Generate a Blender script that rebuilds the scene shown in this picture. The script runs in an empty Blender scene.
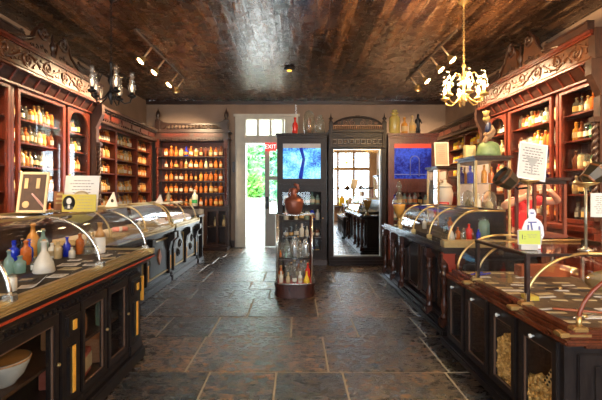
import bpy, bmesh, math, random
from mathutils import Vector, Matrix
R = random.Random(7); JR = random.Random(99)
PI = math.pi
sc = bpy.context.scene
COL = sc.collection

# ------------------------------------------------------------------ materials
MATS = {}
def _new(name):
    m = bpy.data.materials.new(name); m.use_nodes = True
    nt = m.node_tree; nt.nodes.clear()
    out = nt.nodes.new('ShaderNodeOutputMaterial')
    return m, nt, out
def N(nt, t, **kw):
    n = nt.nodes.new(t)
    for k, v in kw.items():
        if k in n.inputs: n.inputs[k].default_value = v
        else: setattr(n, k, v)
    return n
def L(nt, a, b): nt.links.new(a, b)
def c4(c): return (c[0], c[1], c[2], 1)

def solid(name, col, rough=.5, metal=0, spec=.5, emis=None, es=0, var=.25, vscale=9, coat=0):
    if name in MATS: return MATS[name]
    m, nt, out = _new(name)
    p = N(nt, 'ShaderNodeBsdfPrincipled')
    p.inputs['Roughness'].default_value = rough; p.inputs['Metallic'].default_value = metal
    p.inputs['Specular IOR Level'].default_value = spec
    p.inputs['Coat Weight'].default_value = coat
    tc = N(nt, 'ShaderNodeTexCoord'); no = N(nt, 'ShaderNodeTexNoise', Scale=vscale, Detail=4.0)
    L(nt, tc.outputs['Object'], no.inputs['Vector'])
    mx = N(nt, 'ShaderNodeMix', data_type='RGBA')
    mx.inputs[6].default_value = c4([x*(1-var) for x in col]); mx.inputs[7].default_value = c4([min(1, x*(1+var)) for x in col])
    L(nt, no.outputs['Fac'], mx.inputs[0]); L(nt, mx.outputs[2], p.inputs['Base Color'])
    if emis: p.inputs['Emission Color'].default_value = c4(emis); p.inputs['Emission Strength'].default_value = es
    L(nt, p.outputs[0], out.inputs[0]); MATS[name] = m; return m

def wood(name, dark, light, rough=.35, grain=(18, 3, 3), bump=.25, spec=.5):
    if name in MATS: return MATS[name]
    m, nt, out = _new(name)
    p = N(nt, 'ShaderNodeBsdfPrincipled', Roughness=rough); p.inputs['Specular IOR Level'].default_value = spec
    tc = N(nt, 'ShaderNodeTexCoord'); mp = N(nt, 'ShaderNodeMapping'); mp.inputs['Scale'].default_value = grain
    L(nt, tc.outputs['Object'], mp.inputs[0])
    no = N(nt, 'ShaderNodeTexNoise', Scale=2.5, Detail=6.0, Roughness=.65, Distortion=1.2); L(nt, mp.outputs[0], no.inputs['Vector'])
    cr = N(nt, 'ShaderNodeValToRGB'); cr.color_ramp.elements[0].position = .3; cr.color_ramp.elements[1].position = .72
    cr.color_ramp.elements[0].color = c4(dark); cr.color_ramp.elements[1].color = c4(light)
    L(nt, no.outputs['Fac'], cr.inputs[0]); L(nt, cr.outputs[0], p.inputs['Base Color'])
    b = N(nt, 'ShaderNodeBump', Strength=bump, Distance=.01); L(nt, no.outputs['Fac'], b.inputs['Height']); L(nt, b.outputs[0], p.inputs['Normal'])
    L(nt, p.outputs[0], out.inputs[0]); MATS[name] = m; return m

def glass(name, tint=(1, 1, 1), refl=1.0, base=.02, rough=.02, body=0, bodycol=(1, 1, 1)):
    """thin glass: transparent + fresnel-weighted gloss, optional coloured body"""
    if name in MATS: return MATS[name]
    m, nt, out = _new(name)
    tr = N(nt, 'ShaderNodeBsdfTransparent'); tr.inputs[0].default_value = c4(tint)
    gl = N(nt, 'ShaderNodeBsdfGlossy', Roughness=rough)
    lw = N(nt, 'ShaderNodeLayerWeight', Blend=.5); fr = N(nt, 'ShaderNodeMath', operation='POWER'); fr.inputs[1].default_value = 4.0; L(nt, lw.outputs['Facing'], fr.inputs[0])
    ma = N(nt, 'ShaderNodeMath', operation='MULTIPLY_ADD'); ma.inputs[1].default_value = refl; ma.inputs[2].default_value = base+.02; ma.use_clamp = True
    L(nt, fr.outputs[0], ma.inputs[0])
    under = tr.outputs[0]
    if body:
        df = N(nt, 'ShaderNodeBsdfDiffuse'); df.inputs[0].default_value = c4(bodycol)
        tl = N(nt, 'ShaderNodeBsdfTranslucent'); tl.inputs[0].default_value = c4(bodycol)
        dm = N(nt, 'ShaderNodeMixShader', Fac=.5); L(nt, df.outputs[0], dm.inputs[1]); L(nt, tl.outputs[0], dm.inputs[2])
        mb = N(nt, 'ShaderNodeMixShader', Fac=body); L(nt, tr.outputs[0], mb.inputs[1]); L(nt, dm.outputs[0], mb.inputs[2]); under = mb.outputs[0]
    ms = N(nt, 'ShaderNodeMixShader'); L(nt, ma.outputs[0], ms.inputs[0]); L(nt, under, ms.inputs[1]); L(nt, gl.outputs[0], ms.inputs[2])
    L(nt, ms.outputs[0], out.inputs[0]); MATS[name] = m; return m

def floor_mat():
    m, nt, out = _new('slate')
    p = N(nt, 'ShaderNodeBsdfPrincipled')
    tc = N(nt, 'ShaderNodeTexCoord'); at = N(nt, 'ShaderNodeAttribute', attribute_name='tone')
    n1 = N(nt, 'ShaderNodeTexNoise', Scale=3.0, Detail=8.0, Roughness=.7); mpf = N(nt, 'ShaderNodeMapping'); mpf.inputs['Scale'].default_value = (1, 1.5, 1); L(nt, tc.outputs['Object'], mpf.inputs[0])
    n2 = N(nt, 'ShaderNodeTexNoise', Scale=11.0, Detail=12.0, Roughness=.82, Distortion=.4)
    L(nt, tc.outputs['Object'], n1.inputs['Vector']); L(nt, mpf.outputs[0], n2.inputs['Vector'])
    cr = N(nt, 'ShaderNodeValToRGB'); e = cr.color_ramp.elements
    e[0].position = .41; e[0].color = (.004, .004, .004, 1); e[1].position = .66; e[1].color = (.29, .185, .085, 1)
    k = e.new(.52); k.color = (.034, .026, .019, 1)
    ad = N(nt, 'ShaderNodeMath', operation='ADD'); L(nt, n2.outputs['Fac'], ad.inputs[0]); L(nt, at.outputs['Fac'], ad.inputs[1]); L(nt, ad.outputs[0], cr.inputs[0])
    mx = N(nt, 'ShaderNodeMix', data_type='RGBA', blend_type='MULTIPLY'); mx.inputs[0].default_value = .8
    cr2 = N(nt, 'ShaderNodeValToRGB'); cr2.color_ramp.elements[0].color = (.35, .42, .5, 1); cr2.color_ramp.elements[1].color = (1.9, 1.25, .7, 1); cr2.color_ramp.elements[0].position = .38; cr2.color_ramp.elements[1].position = .62
    L(nt, n1.outputs['Fac'], cr2.inputs[0]); L(nt, cr.outputs[0], mx.inputs[6]); L(nt, cr2.outputs[0], mx.inputs[7]); L(nt, mx.outputs[2], p.inputs['Base Color'])
    rr = N(nt, 'ShaderNodeMapRange'); rr.inputs[1].default_value = .35; rr.inputs[2].default_value = .65; rr.inputs[3].default_value = .15; rr.inputs[4].default_value = .42; p.inputs['Specular IOR Level'].default_value = .8; L(nt, n2.outputs['Fac'], rr.inputs[0]); L(nt, rr.outputs[0], p.inputs['Roughness'])
    b = N(nt, 'ShaderNodeBump', Strength=.5, Distance=.02); L(nt, n2.outputs['Fac'], b.inputs['Height']); L(nt, b.outputs[0], p.inputs['Normal'])
    L(nt, p.outputs[0], out.inputs[0]); return m

def ceil_mat():
    m, nt, out = _new('old_ceiling_boards')
    p = N(nt, 'ShaderNodeBsdfPrincipled')
    tc = N(nt, 'ShaderNodeTexCoord'); at = N(nt, 'ShaderNodeAttribute', attribute_name='tone')
    mp = N(nt, 'ShaderNodeMapping'); mp.inputs['Scale'].default_value = (7, .9, 7); L(nt, tc.outputs['Object'], mp.inputs[0])
    n1 = N(nt, 'ShaderNodeTexNoise', Scale=1.5, Detail=7.0, Roughness=.62, Distortion=.5); L(nt, mp.outputs[0], n1.inputs['Vector'])
    n2 = N(nt, 'ShaderNodeTexNoise', Scale=6.0, Detail=6.0, Roughness=.7); L(nt, tc.outputs['Object'], n2.inputs['Vector'])
    ad = N(nt, 'ShaderNodeMath', operation='ADD'); L(nt, n1.outputs['Fac'], ad.inputs[0]); L(nt, at.outputs['Fac'], ad.inputs[1])
    cr = N(nt, 'ShaderNodeValToRGB'); e = cr.color_ramp.elements
    e[0].position = .3; e[0].color = (.008, .005, .004, 1); e[1].position = .75; e[1].color = (.15, .07, .032, 1)
    k = e.new(.5); k.color = (.038, .018, .01, 1); L(nt, ad.outputs[0], cr.inputs[0])
    # flaking pale paint remains
    cr2 = N(nt, 'ShaderNodeValToRGB'); cr2.color_ramp.elements[0].position = .58; cr2.color_ramp.elements[1].position = .70; L(nt, n1.outputs['Fac'], cr2.inputs[0])
    mul = N(nt, 'ShaderNodeMath', operation='MULTIPLY'); L(nt, cr2.outputs[0], mul.inputs[0]); L(nt, n2.outputs['Fac'], mul.inputs[1])
    mx = N(nt, 'ShaderNodeMix', data_type='RGBA'); L(nt, mul.outputs[0], mx.inputs[0]); L(nt, cr.outputs[0], mx.inputs[6]); mx.inputs[7].default_value = (.3, .22, .16, 1)
    L(nt, mx.outputs[2], p.inputs['Base Color'])
    rr = N(nt, 'ShaderNodeMapRange'); rr.inputs[1].default_value = .35; rr.inputs[2].default_value = .65; rr.inputs[3].default_value = .16; rr.inputs[4].default_value = .36; L(nt, n2.outputs['Fac'], rr.inputs[0]); L(nt, rr.outputs[0], p.inputs['Roughness']); p.inputs['Specular IOR Level'].default_value = .9
    b = N(nt, 'ShaderNodeBump', Strength=.4, Distance=.025); L(nt, n1.outputs['Fac'], b.inputs['Height']); L(nt, b.outputs[0], p.inputs['Normal'])
    L(nt, p.outputs[0], out.inputs[0]); return m

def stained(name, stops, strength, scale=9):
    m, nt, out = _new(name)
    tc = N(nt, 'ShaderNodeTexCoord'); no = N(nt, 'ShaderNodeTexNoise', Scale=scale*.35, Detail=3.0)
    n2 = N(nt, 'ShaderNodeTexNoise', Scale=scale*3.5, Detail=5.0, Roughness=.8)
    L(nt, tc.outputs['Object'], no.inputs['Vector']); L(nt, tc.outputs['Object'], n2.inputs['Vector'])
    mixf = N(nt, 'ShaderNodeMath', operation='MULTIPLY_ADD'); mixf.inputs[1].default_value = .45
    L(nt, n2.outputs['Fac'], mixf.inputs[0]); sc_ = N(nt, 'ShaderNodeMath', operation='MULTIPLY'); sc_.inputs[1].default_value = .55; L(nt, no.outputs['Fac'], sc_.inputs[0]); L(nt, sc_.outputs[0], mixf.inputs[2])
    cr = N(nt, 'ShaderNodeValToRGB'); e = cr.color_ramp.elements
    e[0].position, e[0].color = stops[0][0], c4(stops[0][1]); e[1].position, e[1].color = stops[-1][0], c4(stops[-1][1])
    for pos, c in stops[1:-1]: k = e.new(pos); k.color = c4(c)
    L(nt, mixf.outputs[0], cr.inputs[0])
    p = N(nt, 'ShaderNodeBsdfPrincipled', Roughness=.25); p.inputs['Specular IOR Level'].default_value = .2; L(nt, cr.outputs[0], p.inputs['Base Color']); L(nt, cr.outputs[0], p.inputs['Emission Color']); p.inputs['Emission Strength'].default_value = strength  # pane colours also emit, standing in for light behind the glass
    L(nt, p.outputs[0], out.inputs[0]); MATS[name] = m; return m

MAHOG = wood('mahogany', (.022, .004, .002), (.145, .022, .008), .3)
MAHOG_V = wood('mahogany_upright', (.022, .004, .002), (.145, .022, .008), .3, grain=(14, 14, 2))
FRIEZE = wood('carved_walnut', (.025, .008, .003), (.11, .036, .012), .42)
DARKW = wood('dark_walnut', (.012, .006, .005), (.05, .02, .012), .32)
EBONY = wood('ebonised_wood', (.005, .004, .005), (.024, .018, .016), .28, bump=.12, spec=.5)
TOWERW = wood('black_brown_tower_wood', (.004, .003, .003), (.022, .010, .007), .4, bump=.1, spec=.2)
EBROWN = wood('brown_stained_panel', (.02, .010, .006), (.075, .035, .02), .3)
BEAD = solid('brown_glazing_bead', (.13, .075, .05), .35, var=.3)
REDEDGE = solid('red_painted_edge', (.42, .06, .02), .35)
OLDGOLD = solid('gilt_rail', (.50, .38, .18), .32, metal=.6, var=.2, vscale=30)
BRASS = solid('aged_brass', (.66, .46, .19), .28, metal=.85)
STEEL = solid('nickel_rod', (.72, .71, .66), .25, metal=.9)
BONE = solid('inlaid_amber_beads', (.85, .42, .06), .4)
GLASS = glass('case_glass', refl=.8, base=.015)
DGLASS = glass('door_glass', refl=.45, base=.0)
TGLASS = glass('clear_bottle_glass', (.90, .93, .91), 1.2, .05, .06, .16, (.55, .55, .46))
PAPER = solid('white_paper', (.68, .66, .62), .7, var=.06)
CREAM = solid('cream_paper', (.55, .44, .25), .7, var=.2)
INK = solid('printed_ink', (.06, .055, .05), .7)
WHITEC = solid('white_ceramic', (.72, .74, .72), .2, var=.08)
BLACKM = solid('black_iron', (.012, .012, .014), .4, metal=.5)
PLASTER = solid('aged_plaster', (.28, .195, .145), .8, var=.35, vscale=2.5)
TRIMW = solid('old_white_paint', (.52, .50, .44), .5, var=.22, vscale=5)
CLOTH = solid('dark_deck_cloth', (.05, .042, .035), .8)

# ------------------------------------------------------------------ mesh builder
class MB:
    def __init__(s): s.b = bmesh.new()
    def box(s, x0, x1, y0, y1, z0, z1, bev=0):
        x0, x1 = sorted((x0, x1)); y0, y1 = sorted((y0, y1)); z0, z1 = sorted((z0, z1))
        if min(x1-x0, y1-y0, z1-z0) > .006:
            j = JR.random; x0 += .0008*j(); x1 -= .0008*j(); y0 += .0008*j(); y1 -= .0008*j(); z1 -= .0008*j()
        v = [s.b.verts.new(p) for p in ((x0,y0,z0),(x1,y0,z0),(x1,y1,z0),(x0,y1,z0),(x0,y0,z1),(x1,y0,z1),(x1,y1,z1),(x0,y1,z1))]
        fs = [s.b.faces.new([v[i] for i in f]) for f in ((0,3,2,1),(4,5,6,7),(0,1,5,4),(1,2,6,5),(2,3,7,6),(3,0,4,7))]
        if bev:
            es = list({e for f in fs for e in f.edges})
            bmesh.ops.bevel(s.b, geom=es, offset=bev, segments=2, affect='EDGES', clamp_overlap=True)
        return s
    def obox(s, c, size, rot=None):
        t = bmesh.new(); bmesh.ops.create_cube(t, size=1)
        M = Matrix.Translation(c) @ (rot.to_4x4() if rot else Matrix.Identity(4)) @ Matrix.Diagonal((*size, 1))
        vm = {v: s.b.verts.new(M @ v.co) for v in t.verts}
        for f in t.faces: s.b.faces.new([vm[v] for v in f.verts])
        t.free(); return s
    def lathe(s, prof, c=(0,0,0), n=16, axis=None, smooth=True, sx=1, sy=1, a0=0, a1=2*PI):
        full = abs(a1-a0-2*PI) < 1e-6; k = n if full else n+1
        q = Vector((0,0,1)).rotation_difference(Vector(axis).normalized()) if axis else None
        rings = []
        for r, z in prof:
            ring = []
            for i in range(k):
                a = a0+(a1-a0)*i/n; p = Vector((r*math.cos(a)*sx, r*math.sin(a)*sy, z))
                if q: p = q @ p
                ring.append(s.b.verts.new(p+Vector(c)))
            rings.append(ring)
        for A, B in zip(rings, rings[1:]):
            for i in range(k if full else k-1):
                j = (i+1) % k
                f = s.b.faces.new((A[i], A[j], B[j], B[i])); f.smooth = smooth
        if full:
            if prof[0][0] > 1e-5: s.b.faces.new(rings[0][::-1])
            if prof[-1][0] > 1e-5: s.b.faces.new(rings[-1])
        return s
    def tube(s, pts, r, n=8, closed=False):
        pts = [Vector(p) for p in pts]; rs = r if isinstance(r, (list, tuple)) else [r]*len(pts)
        rings = []; up = None
        for i, p in enumerate(pts):
            if closed: d = pts[(i+1) % len(pts)]-pts[i-1]
            else: d = pts[min(i+1, len(pts)-1)]-pts[max(i-1, 0)]
            d.normalize()
            if up is None: up = d.orthogonal().normalized()
            up = (up-d*up.dot(d)); up = up.normalized() if up.length > 1e-6 else d.orthogonal().normalized()
            w = d.cross(up)
            rings.append([s.b.verts.new(p+(up*math.cos(2*PI*k/n)+w*math.sin(2*PI*k/n))*rs[i]) for k in range(n)])
        m = len(rings)
        for i in range(m if closed else m-1):
            A, B = rings[i], rings[(i+1) % m]
            for k in range(n):
                f = s.b.faces.new((A[k], A[(k+1)%n], B[(k+1)%n], B[k])); f.smooth = True
        if not closed: s.b.faces.new(rings[0][::-1]); s.b.faces.new(rings[-1])
        return s
    def prism(s, poly, a, b, f):
        """poly 2-D points, f(u,v,w) -> 3-D; extruded in w from a to b"""
        A = [s.b.verts.new(f(u, v, a)) for u, v in poly]; B = [s.b.verts.new(f(u, v, b)) for u, v in poly]
        s.b.faces.new(A); s.b.faces.new(B[::-1])
        for i in range(len(poly)):
            j = (i+1) % len(poly); s.b.faces.new((A[j], A[i], B[i], B[j]))
        return s
    def ball(s, c, r, seg=12, sx=1, sy=1, sz=1):
        prof = [(max(1e-6, r*math.sin(PI*i/8)), -r*math.cos(PI*i/8)*sz) for i in range(9)]
        return s.lathe(prof, c, seg, sx=sx, sy=sy)
    def build(s, name, mat, parent=None, local=False, thick=0):
        bmesh.ops.remove_doubles(s.b, verts=s.b.verts, dist=1e-6) if len(s.b.verts) < 3000 else None
        bmesh.ops.recalc_face_normals(s.b, faces=s.b.faces)
        if parent and not local:
            r = parent
            while r.parent: r = r.parent
            bmesh.ops.translate(s.b, verts=s.b.verts, vec=-Vector(r.location))
        me = bpy.data.meshes.new(name); s.b.to_mesh(me); s.b.free()
        for m in (mat if isinstance(mat, (list, tuple)) else [mat]): me.materials.append(m)
        o = bpy.data.objects.new(name, me); COL.objects.link(o)
        if parent: o.parent = parent
        return o

def tag(o, label, cat, group=None, kind=None):
    o['label'] = label; o['category'] = cat
    if group: o['group'] = group
    if kind: o['kind'] = kind
    return o
def thing(name, loc, label, cat, group=None, rot=None):
    o = bpy.data.objects.new(name, None); o.empty_display_size = .05; COL.objects.link(o); o.location = loc
    if rot: o.rotation_euler = rot
    return tag(o, label, cat, group)
def struct(o): o['kind'] = 'structure'; return o

def box(*a, **k): return MB().box(*a, **k)
def spiral(f, cu, cv, r0, turns, a0=0, sgn=1, n=26, k=.12):
    """points of a scroll in a plane given by f(u,v)"""
    out = []
    for i in range(n+1):
        t = i/n; r = r0*(1-t)+r0*k*t; a = a0+sgn*2*PI*turns*t
        out.append(f(cu+r*math.cos(a), cv+r*math.sin(a)))
    return out
ORD = 'first second third fourth fifth sixth seventh eighth ninth tenth eleventh twelfth thirteenth fourteenth fifteenth sixteenth'.split()

# ------------------------------------------------------------------ room shell
RX, YB, YF, H = 4.0, 10.3, -3.4, 3.9
def build_floor():
    m = MB(); y = YF-.4; tones = []
    rr = random.Random(3)
    m.box(-RX-.2, RX+.2, YF-.4, YB+.6, -.12, -.0075); tones += [-.05]*6
    while y < YB+.55:
        d = rr.choice((.5, .56, .62, .78)); d = min(d, YB+.6-y)
        if d < .08: break
        x = -RX-.2-rr.random()*.5
        while x < RX+.2:
            w = rr.choice((.55, .7, .85, 1.0, 1.2)); g = .007
            x0, x1 = max(x+g, -RX-.2), min(x+w-g, RX+.2)
            if x1-x0 > .05:
                z = -rr.random()*.004; nb = len(m.b.faces)
                dz = [z+rr.uniform(-.003, .003) for _ in range(4)]
                P = [(x0, y+g), (x1, y+g), (x1, y+d-g), (x0, y+d-g)]; e = .007
                Q = [(x0+e, y+g+e), (x1-e, y+g+e), (x1-e, y+d-g-e), (x0+e, y+d-g-e)]
                lo = [m.b.verts.new((a, b, -.03)) for a, b in P]; mi = [m.b.verts.new((a, b, k-.006)) for (a, b), k in zip(P, dz)]
                hi = [m.b.verts.new((a, b, k)) for (a, b), k in zip(Q, dz)]
                m.b.faces.new(hi)
                for A, B in ((lo, mi), (mi, hi)):
                    for i in range(4): j = (i+1) % 4; m.b.faces.new((A[i], A[j], B[j], B[i]))
                t = rr.uniform(-.06, .06); tones += [t]*(len(m.b.faces)-nb)
            x += w
        y += d
    bmesh.ops.recalc_face_normals(m.b, faces=m.b.faces)
    me = bpy.data.meshes.new('floor'); m.b.to_mesh(me); m.b.free()
    at = me.attributes.new('tone', 'FLOAT', 'FACE'); at.data.foreach_set('value', tones)
    me.materials.append(floor_mat()); me.materials.append(solid('lime_mortar', (.42, .37, .28), .85))
    for i in range(6): me.polygons[i].material_index = 1
    o = bpy.data.objects.new('floor', me); COL.objects.link(o); struct(o)
build_floor()
def build_ceiling():
    m = MB(); tones = []; x = -RX-.1; rr = random.Random(11)
    while x < RX+.1:
        w = rr.uniform(.13, .22); y = YF-.1
        while y < YB+.1:
            l = rr.uniform(2.2, 4.5); y1 = min(y+l, YB+.1); z = H+rr.uniform(0, .008)
            m.box(x+.003, x+w-.003, y+.003, y1-.003, z, H+.05); tones += [rr.uniform(-.16, .16)]*6; y = y1
        x += w
    m.box(-RX-.2, RX+.2, YF-.2, YB+.2, H+.05, H+.14); tones += [-.2]*6
    me = bpy.data.meshes.new('ceiling'); m.b.to_mesh(me); m.b.free()
    at = me.attributes.new('tone', 'FLOAT', 'FACE'); at.data.foreach_set('value', tones)
    me.materials.append(ceil_mat()); o = bpy.data.objects.new('ceiling', me); COL.objects.link(o); struct(o)
build_ceiling()
struct(box(-RX-.2, -RX, YF-.2, YB+.2, 0, H+.05).build('wall_left', PLASTER))
struct(box(RX, RX+.2, YF-.2, YB+.2, 0, H+.05).build('wall_right', PLASTER))
DX0, DX1, DZ, TZ0, TZ1 = -1.34, -.30, 2.78, 2.98, 3.42
m = MB(); m.box(-RX, DX0-.06, YB, YB+.22, 0, H); m.box(.0, RX, YB, YB+.22, 0, H); m.box(DX0-.06, .0, YB, YB+.22, TZ1+.04, H); m.box(-.3, .0, YB, YB+.22, 0, TZ0)
struct(m.build('wall_back', PLASTER))
struct(box(-RX, RX, YB-.035, YB, H-.09, H).build('trim_1', DARKW))
struct(box(-RX, DX0-.3, YB-.02, YB, 0, .18).build('baseboard_back', DARKW))
# back door: surround, transom lights, closed right leaf
m = MB(); m.box(-1.62, DX0, YB-.05, YB+.24, 0, 3.53, .006); m.box(-.3, .06, YB-.05, YB, 0, 3.53, .006); m.box(DX0, -.3, YB-.05, YB+.24, TZ1, 3.53); m.box(DX0, -.3, YB-.05, YB+.24, DZ, TZ0)
m.box(-1.66, .1, YB-.08, YB+.02, 3.49, 3.55)
dfr = struct(m.build('door_1', TRIMW))
m = MB()
for i in range(3): x = -1.02+i*.34; m.box(x-.03, x+.03, YB+.02, YB+.10, TZ0, TZ1)
struct(m.build('trim_2', TRIMW))
FROST = glass('transom_frosted_glass', (.95, .95, .9), .6, .03, .1, .55, (.9, .85, .72))
w1 = struct(box(DX0, -.3, YB+.05, YB+.056, TZ0, TZ1).build('window_1', FROST))
m = MB(); LX0, LX1 = -.84, -.3
m.box(LX0, LX0+.13, YB+.05, YB+.1, .01, DZ); m.box(LX1-.1, LX1, YB+.05, YB+.1, .01, DZ); m.box(LX0, LX1, YB+.05, YB+.1, .01, .9); m.box(LX0, LX1, YB+.05, YB+.1, DZ-.15, DZ); m.box(LX0, LX1, YB+.055, YB+.095, 1.8, 1.9)
leaf = struct(m.build('door_2', TRIMW))
o = box(LX0+.13, LX1-.1, YB+.07, YB+.076, .9, DZ-.15).build('door_pane', DGLASS, leaf)
m = MB(); m.box(LX0+.03, LX0+.1, YB+.03, YB+.05, 1.02, 1.35); m.ball((LX0+.065, YB+.01, 1.2), .03); m.build('door_handle', BLACKM, leaf)

# exit sign
ex = thing('exit_sign', (-.66, YB-.1, 2.55), 'small red exit sign with white lettering above the bright open doorway', 'sign')
m = MB(); m.box(-.82, -.52, YB-.12, YB-.07, 2.56, 2.78, .006); m.build('sign_box', solid('exit_red', (.75, .03, .02), .35, emis=(.8, .03, .02), es=.5, var=.05), ex)
m = MB(); m.box(-.70, -.64, YB-.09, YB-.05, 2.77, 2.79); m.build('bracket', STEEL, ex)
def text(body, size, loc, rot, mat, parent, name='lettering', ext=.002, align='CENTER'):
    cu = bpy.data.curves.new(name, 'FONT'); cu.body = body; cu.size = size; cu.align_x = align; cu.align_y = 'CENTER'; cu.extrude = ext
    cu.materials.append(mat); tmp = bpy.data.objects.new(name, cu); COL.objects.link(tmp); bpy.context.view_layer.update()
    me = bpy.data.meshes.new_from_object(tmp.evaluated_get(bpy.context.evaluated_depsgraph_get())); bpy.data.objects.remove(tmp)
    o = bpy.data.objects.new(name, me); COL.objects.link(o); o.location = loc; o.rotation_euler = rot; o.parent = parent; return o
text('EXIT', .15, (-.01, -.024, .12), (PI/2, 0, 0), solid('exit_letters', (.95, .9, .88), .4, emis=(1, .9, .85), es=.8, var=.02), ex)
bx = box(-1.69, -1.63, YB-.07, YB, 2.0, 2.28, .008).build('fuse_box', DARKW); tag(bx, 'small dark wall box beside the white door frame', 'wall box')

# front wall with shop windows (behind the camera, seen in the mirror)
def front():
    m = MB(); y0, y1 = YF-.2, YF
    wins = [(-3.6, -1.3), (1.3, 3.7)]; dz0, dz1 = .75, 3.45
    m.box(-RX, -3.6, y0, y1, 0, H); m.box(3.7, RX, y0, y1, 0, H); m.box(-3.6, 3.7, y0, y1, dz1, H)
    m.box(-3.6, -1.3, y0, y1, 0, dz0); m.box(1.3, 3.7, y0, y1, 0, dz0); m.box(-1.3, -.75, y0, y1, 0, dz1); m.box(.75, 1.3, y0, y1, 0, dz1)
    struct(m.build('wall_front', PLASTER))
    for i, (a, b) in enumerate(wins+[(-.75, .75)]):
        z0 = dz0 if i < 2 else 0
        m = MB(); t = .05
        m.box(a, b, y0+.05, y1-.03, z0, z0+t*1.5); m.box(a, b, y0+.05, y1-.03, dz1-t, dz1); m.box(a, a+t, y0+.05, y1-.03, z0, dz1); m.box(b-t, b, y0+.05, y1-.03, z0, dz1)
        m.box(a, b, y0+.06, y1-.04, 2.53, 2.68)
        k = 3 if i < 2 else 2
        for j in range(1, k): x = a+(b-a)*j/k; m.box(x-.06, x+.06, y0+.06, y1-.04, z0, dz1)
        m.box(a, b, y0+.08, y1-.06, 1.60, 1.68)
        if i == 2: m.box(a, b, y0+.07, y1-.05, 0, .8)
        fr = struct(m.build('window_%d' % (i+2) if i < 2 else 'door_3', wood('window_oak', (.10, .05, .02), (.30, .17, .07), .4)))
        box(a, b, y0+.10, y0+.106, z0, dz1).build('pane', glass('shop_window_glass', (.96, .98, 1), .5, .01), fr)
front()

struct(box(1.35, 3.65, YF, YF+.3, .70, .745).build('trim_3', DARKW))
# courtyard behind the open door
GR = solid('courtyard_paving', (.62, .60, .55), .8, var=.15, vscale=3)
m = MB(); m.prism([(YB+.2, 0), (YB+.9, .0), (17, .75), (30, .9), (30, -.2), (YB+.2, -.2)], -7, 6, lambda u, v, w: (w, u, v)); struct(m.build('courtyard_ground', GR))
struct(box(-7, 6, 26, 26.3, .5, 4.2).build('courtyard_wall', solid('courtyard_brick', (.35, .22, .15), .9)))
pl = thing('planter', (-2.0, 17.6, .75), 'low pale stone planter at the end of the courtyard', 'planter')
m = MB(); m.box(-2.9, -1.3, 17.4, 17.9, .72, 1.12, .02); m.build('trough', solid('planter_stone', (.6, .58, .5), .8), pl)
m = MB(); m.box(-2.95, -1.25, 17.35, 17.95, 1.12, 1.18, .01); m.build('rim', solid('planter_stone', (.6, .58, .5), .8), pl)
def leafy(name, c, rad, n, size, cols, label, cat, seed, stem=True):
    rr = random.Random(seed); t = thing(name, (c[0], c[1], c[2]), label, cat)
    m = MB()
    for i in range(n):
        u = rr.uniform(-1, 1); a = rr.uniform(0, 2*PI); q = rr.random()**.4; s = math.sqrt(1-u*u)
        p = Vector((c[0]+rad[0]*q*s*math.cos(a), c[1]+rad[1]*q*s*math.sin(a), c[2]+rad[2]*(1.0+u*q)))
        d = Vector((rr.uniform(-1, 1), rr.uniform(-1, 1), rr.uniform(-.6, .9))).normalized(); w = d.orthogonal().normalized(); l = size*rr.uniform(.6, 1.3); h = w.cross(d)*l*.1
        v = [m.b.verts.new(x) for x in (p, p+d*l*.5+w*l*.22+h, p+d*l, p+d*l*.5-w*l*.22+h)]
        f = m.b.faces.new(v); f.material_index = rr.randrange(2)
    m.build('foliage', [solid(name+'_leaf_%d' % i, c_, .5, var=.3) for i, c_ in enumerate(cols)], t)
    m = MB()
    for k in range(4): m.tube([(c[0]+rr.uniform(-.1, .1), c[1], c[2]+.0), (c[0]+rr.uniform(-.3, .3), c[1], c[2]+rad[2]), (c[0]+rr.uniform(-.5, .5), c[1], c[2]+rad[2]*1.6)], [.04, .03, .015], 6)
    m.build('stem', solid('bark', (.12, .08, .05), .9), t)
leafy('shrub', (-2.15, 17.65, 1.15), (.75, .3, .55), 650, .28, ((.07, .26, .03), (.16, .42, .06)), 'bright green shrub growing in the courtyard planter', 'shrub', 5)
leafy('tree', (-3.0, 20, .8), (1.3, 1.2, 2.1), 1400, .38, ((.06, .22, .05), (.14, .36, .10)), 'tall leafy tree to the left beyond the courtyard planter', 'tree', 6)
leafy('broadleaf_plant', (-1.5, 22.8, .8), (.95, .8, 1.9), 800, .6, ((.10, .34, .22), (.16, .42, .16)), 'blue-green broad leaved plant to the right beyond the courtyard planter', 'plant', 8)
leafy('hedge', (-2.2, 25, .8), (4.5, .8, 2.6), 3200, .5, ((.05, .2, .05), (.12, .32, .08)), 'dense hedge along the courtyard end wall', 'hedge', 9)

# ------------------------------------------------------------------ bottles
SHAPES = {
 'round': [(.0,0),(.17,0),(.19,.02),(.19,.55),(.17,.64),(.08,.72),(.07,.86),(.095,.88),(.095,.93),(.06,.94)],
 'tall':  [(.0,0),(.13,0),(.145,.02),(.145,.52),(.12,.62),(.055,.72),(.05,.90),(.07,.91),(.07,.96),(.04,.97)],
 'jar':   [(.0,0),(.24,0),(.26,.02),(.26,.70),(.22,.78),(.2,.79),(.2,.84),(.22,.86)],
 'flask': [(.0,0),(.24,0),(.27,.03),(.22,.3),(.12,.52),(.07,.62),(.065,.85),(.09,.87),(.09,.9),(.05,.91)],
 'apoth': [(.0,0),(.17,0),(.185,.02),(.185,.60),(.16,.68),(.09,.72),(.09,.78),(.14,.80),(.14,.82),(.06,.825)],
}
KIND = {'round': 'medicine_bottle', 'tall': 'tincture_bottle', 'jar': 'apothecary_jar', 'flask': 'glass_flask', 'apoth': 'stoppered_bottle'}
WORD = {'round': 'bottle', 'tall': 'slim bottle', 'jar': 'jar', 'flask': 'flask', 'apoth': 'stoppered bottle'}
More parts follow.
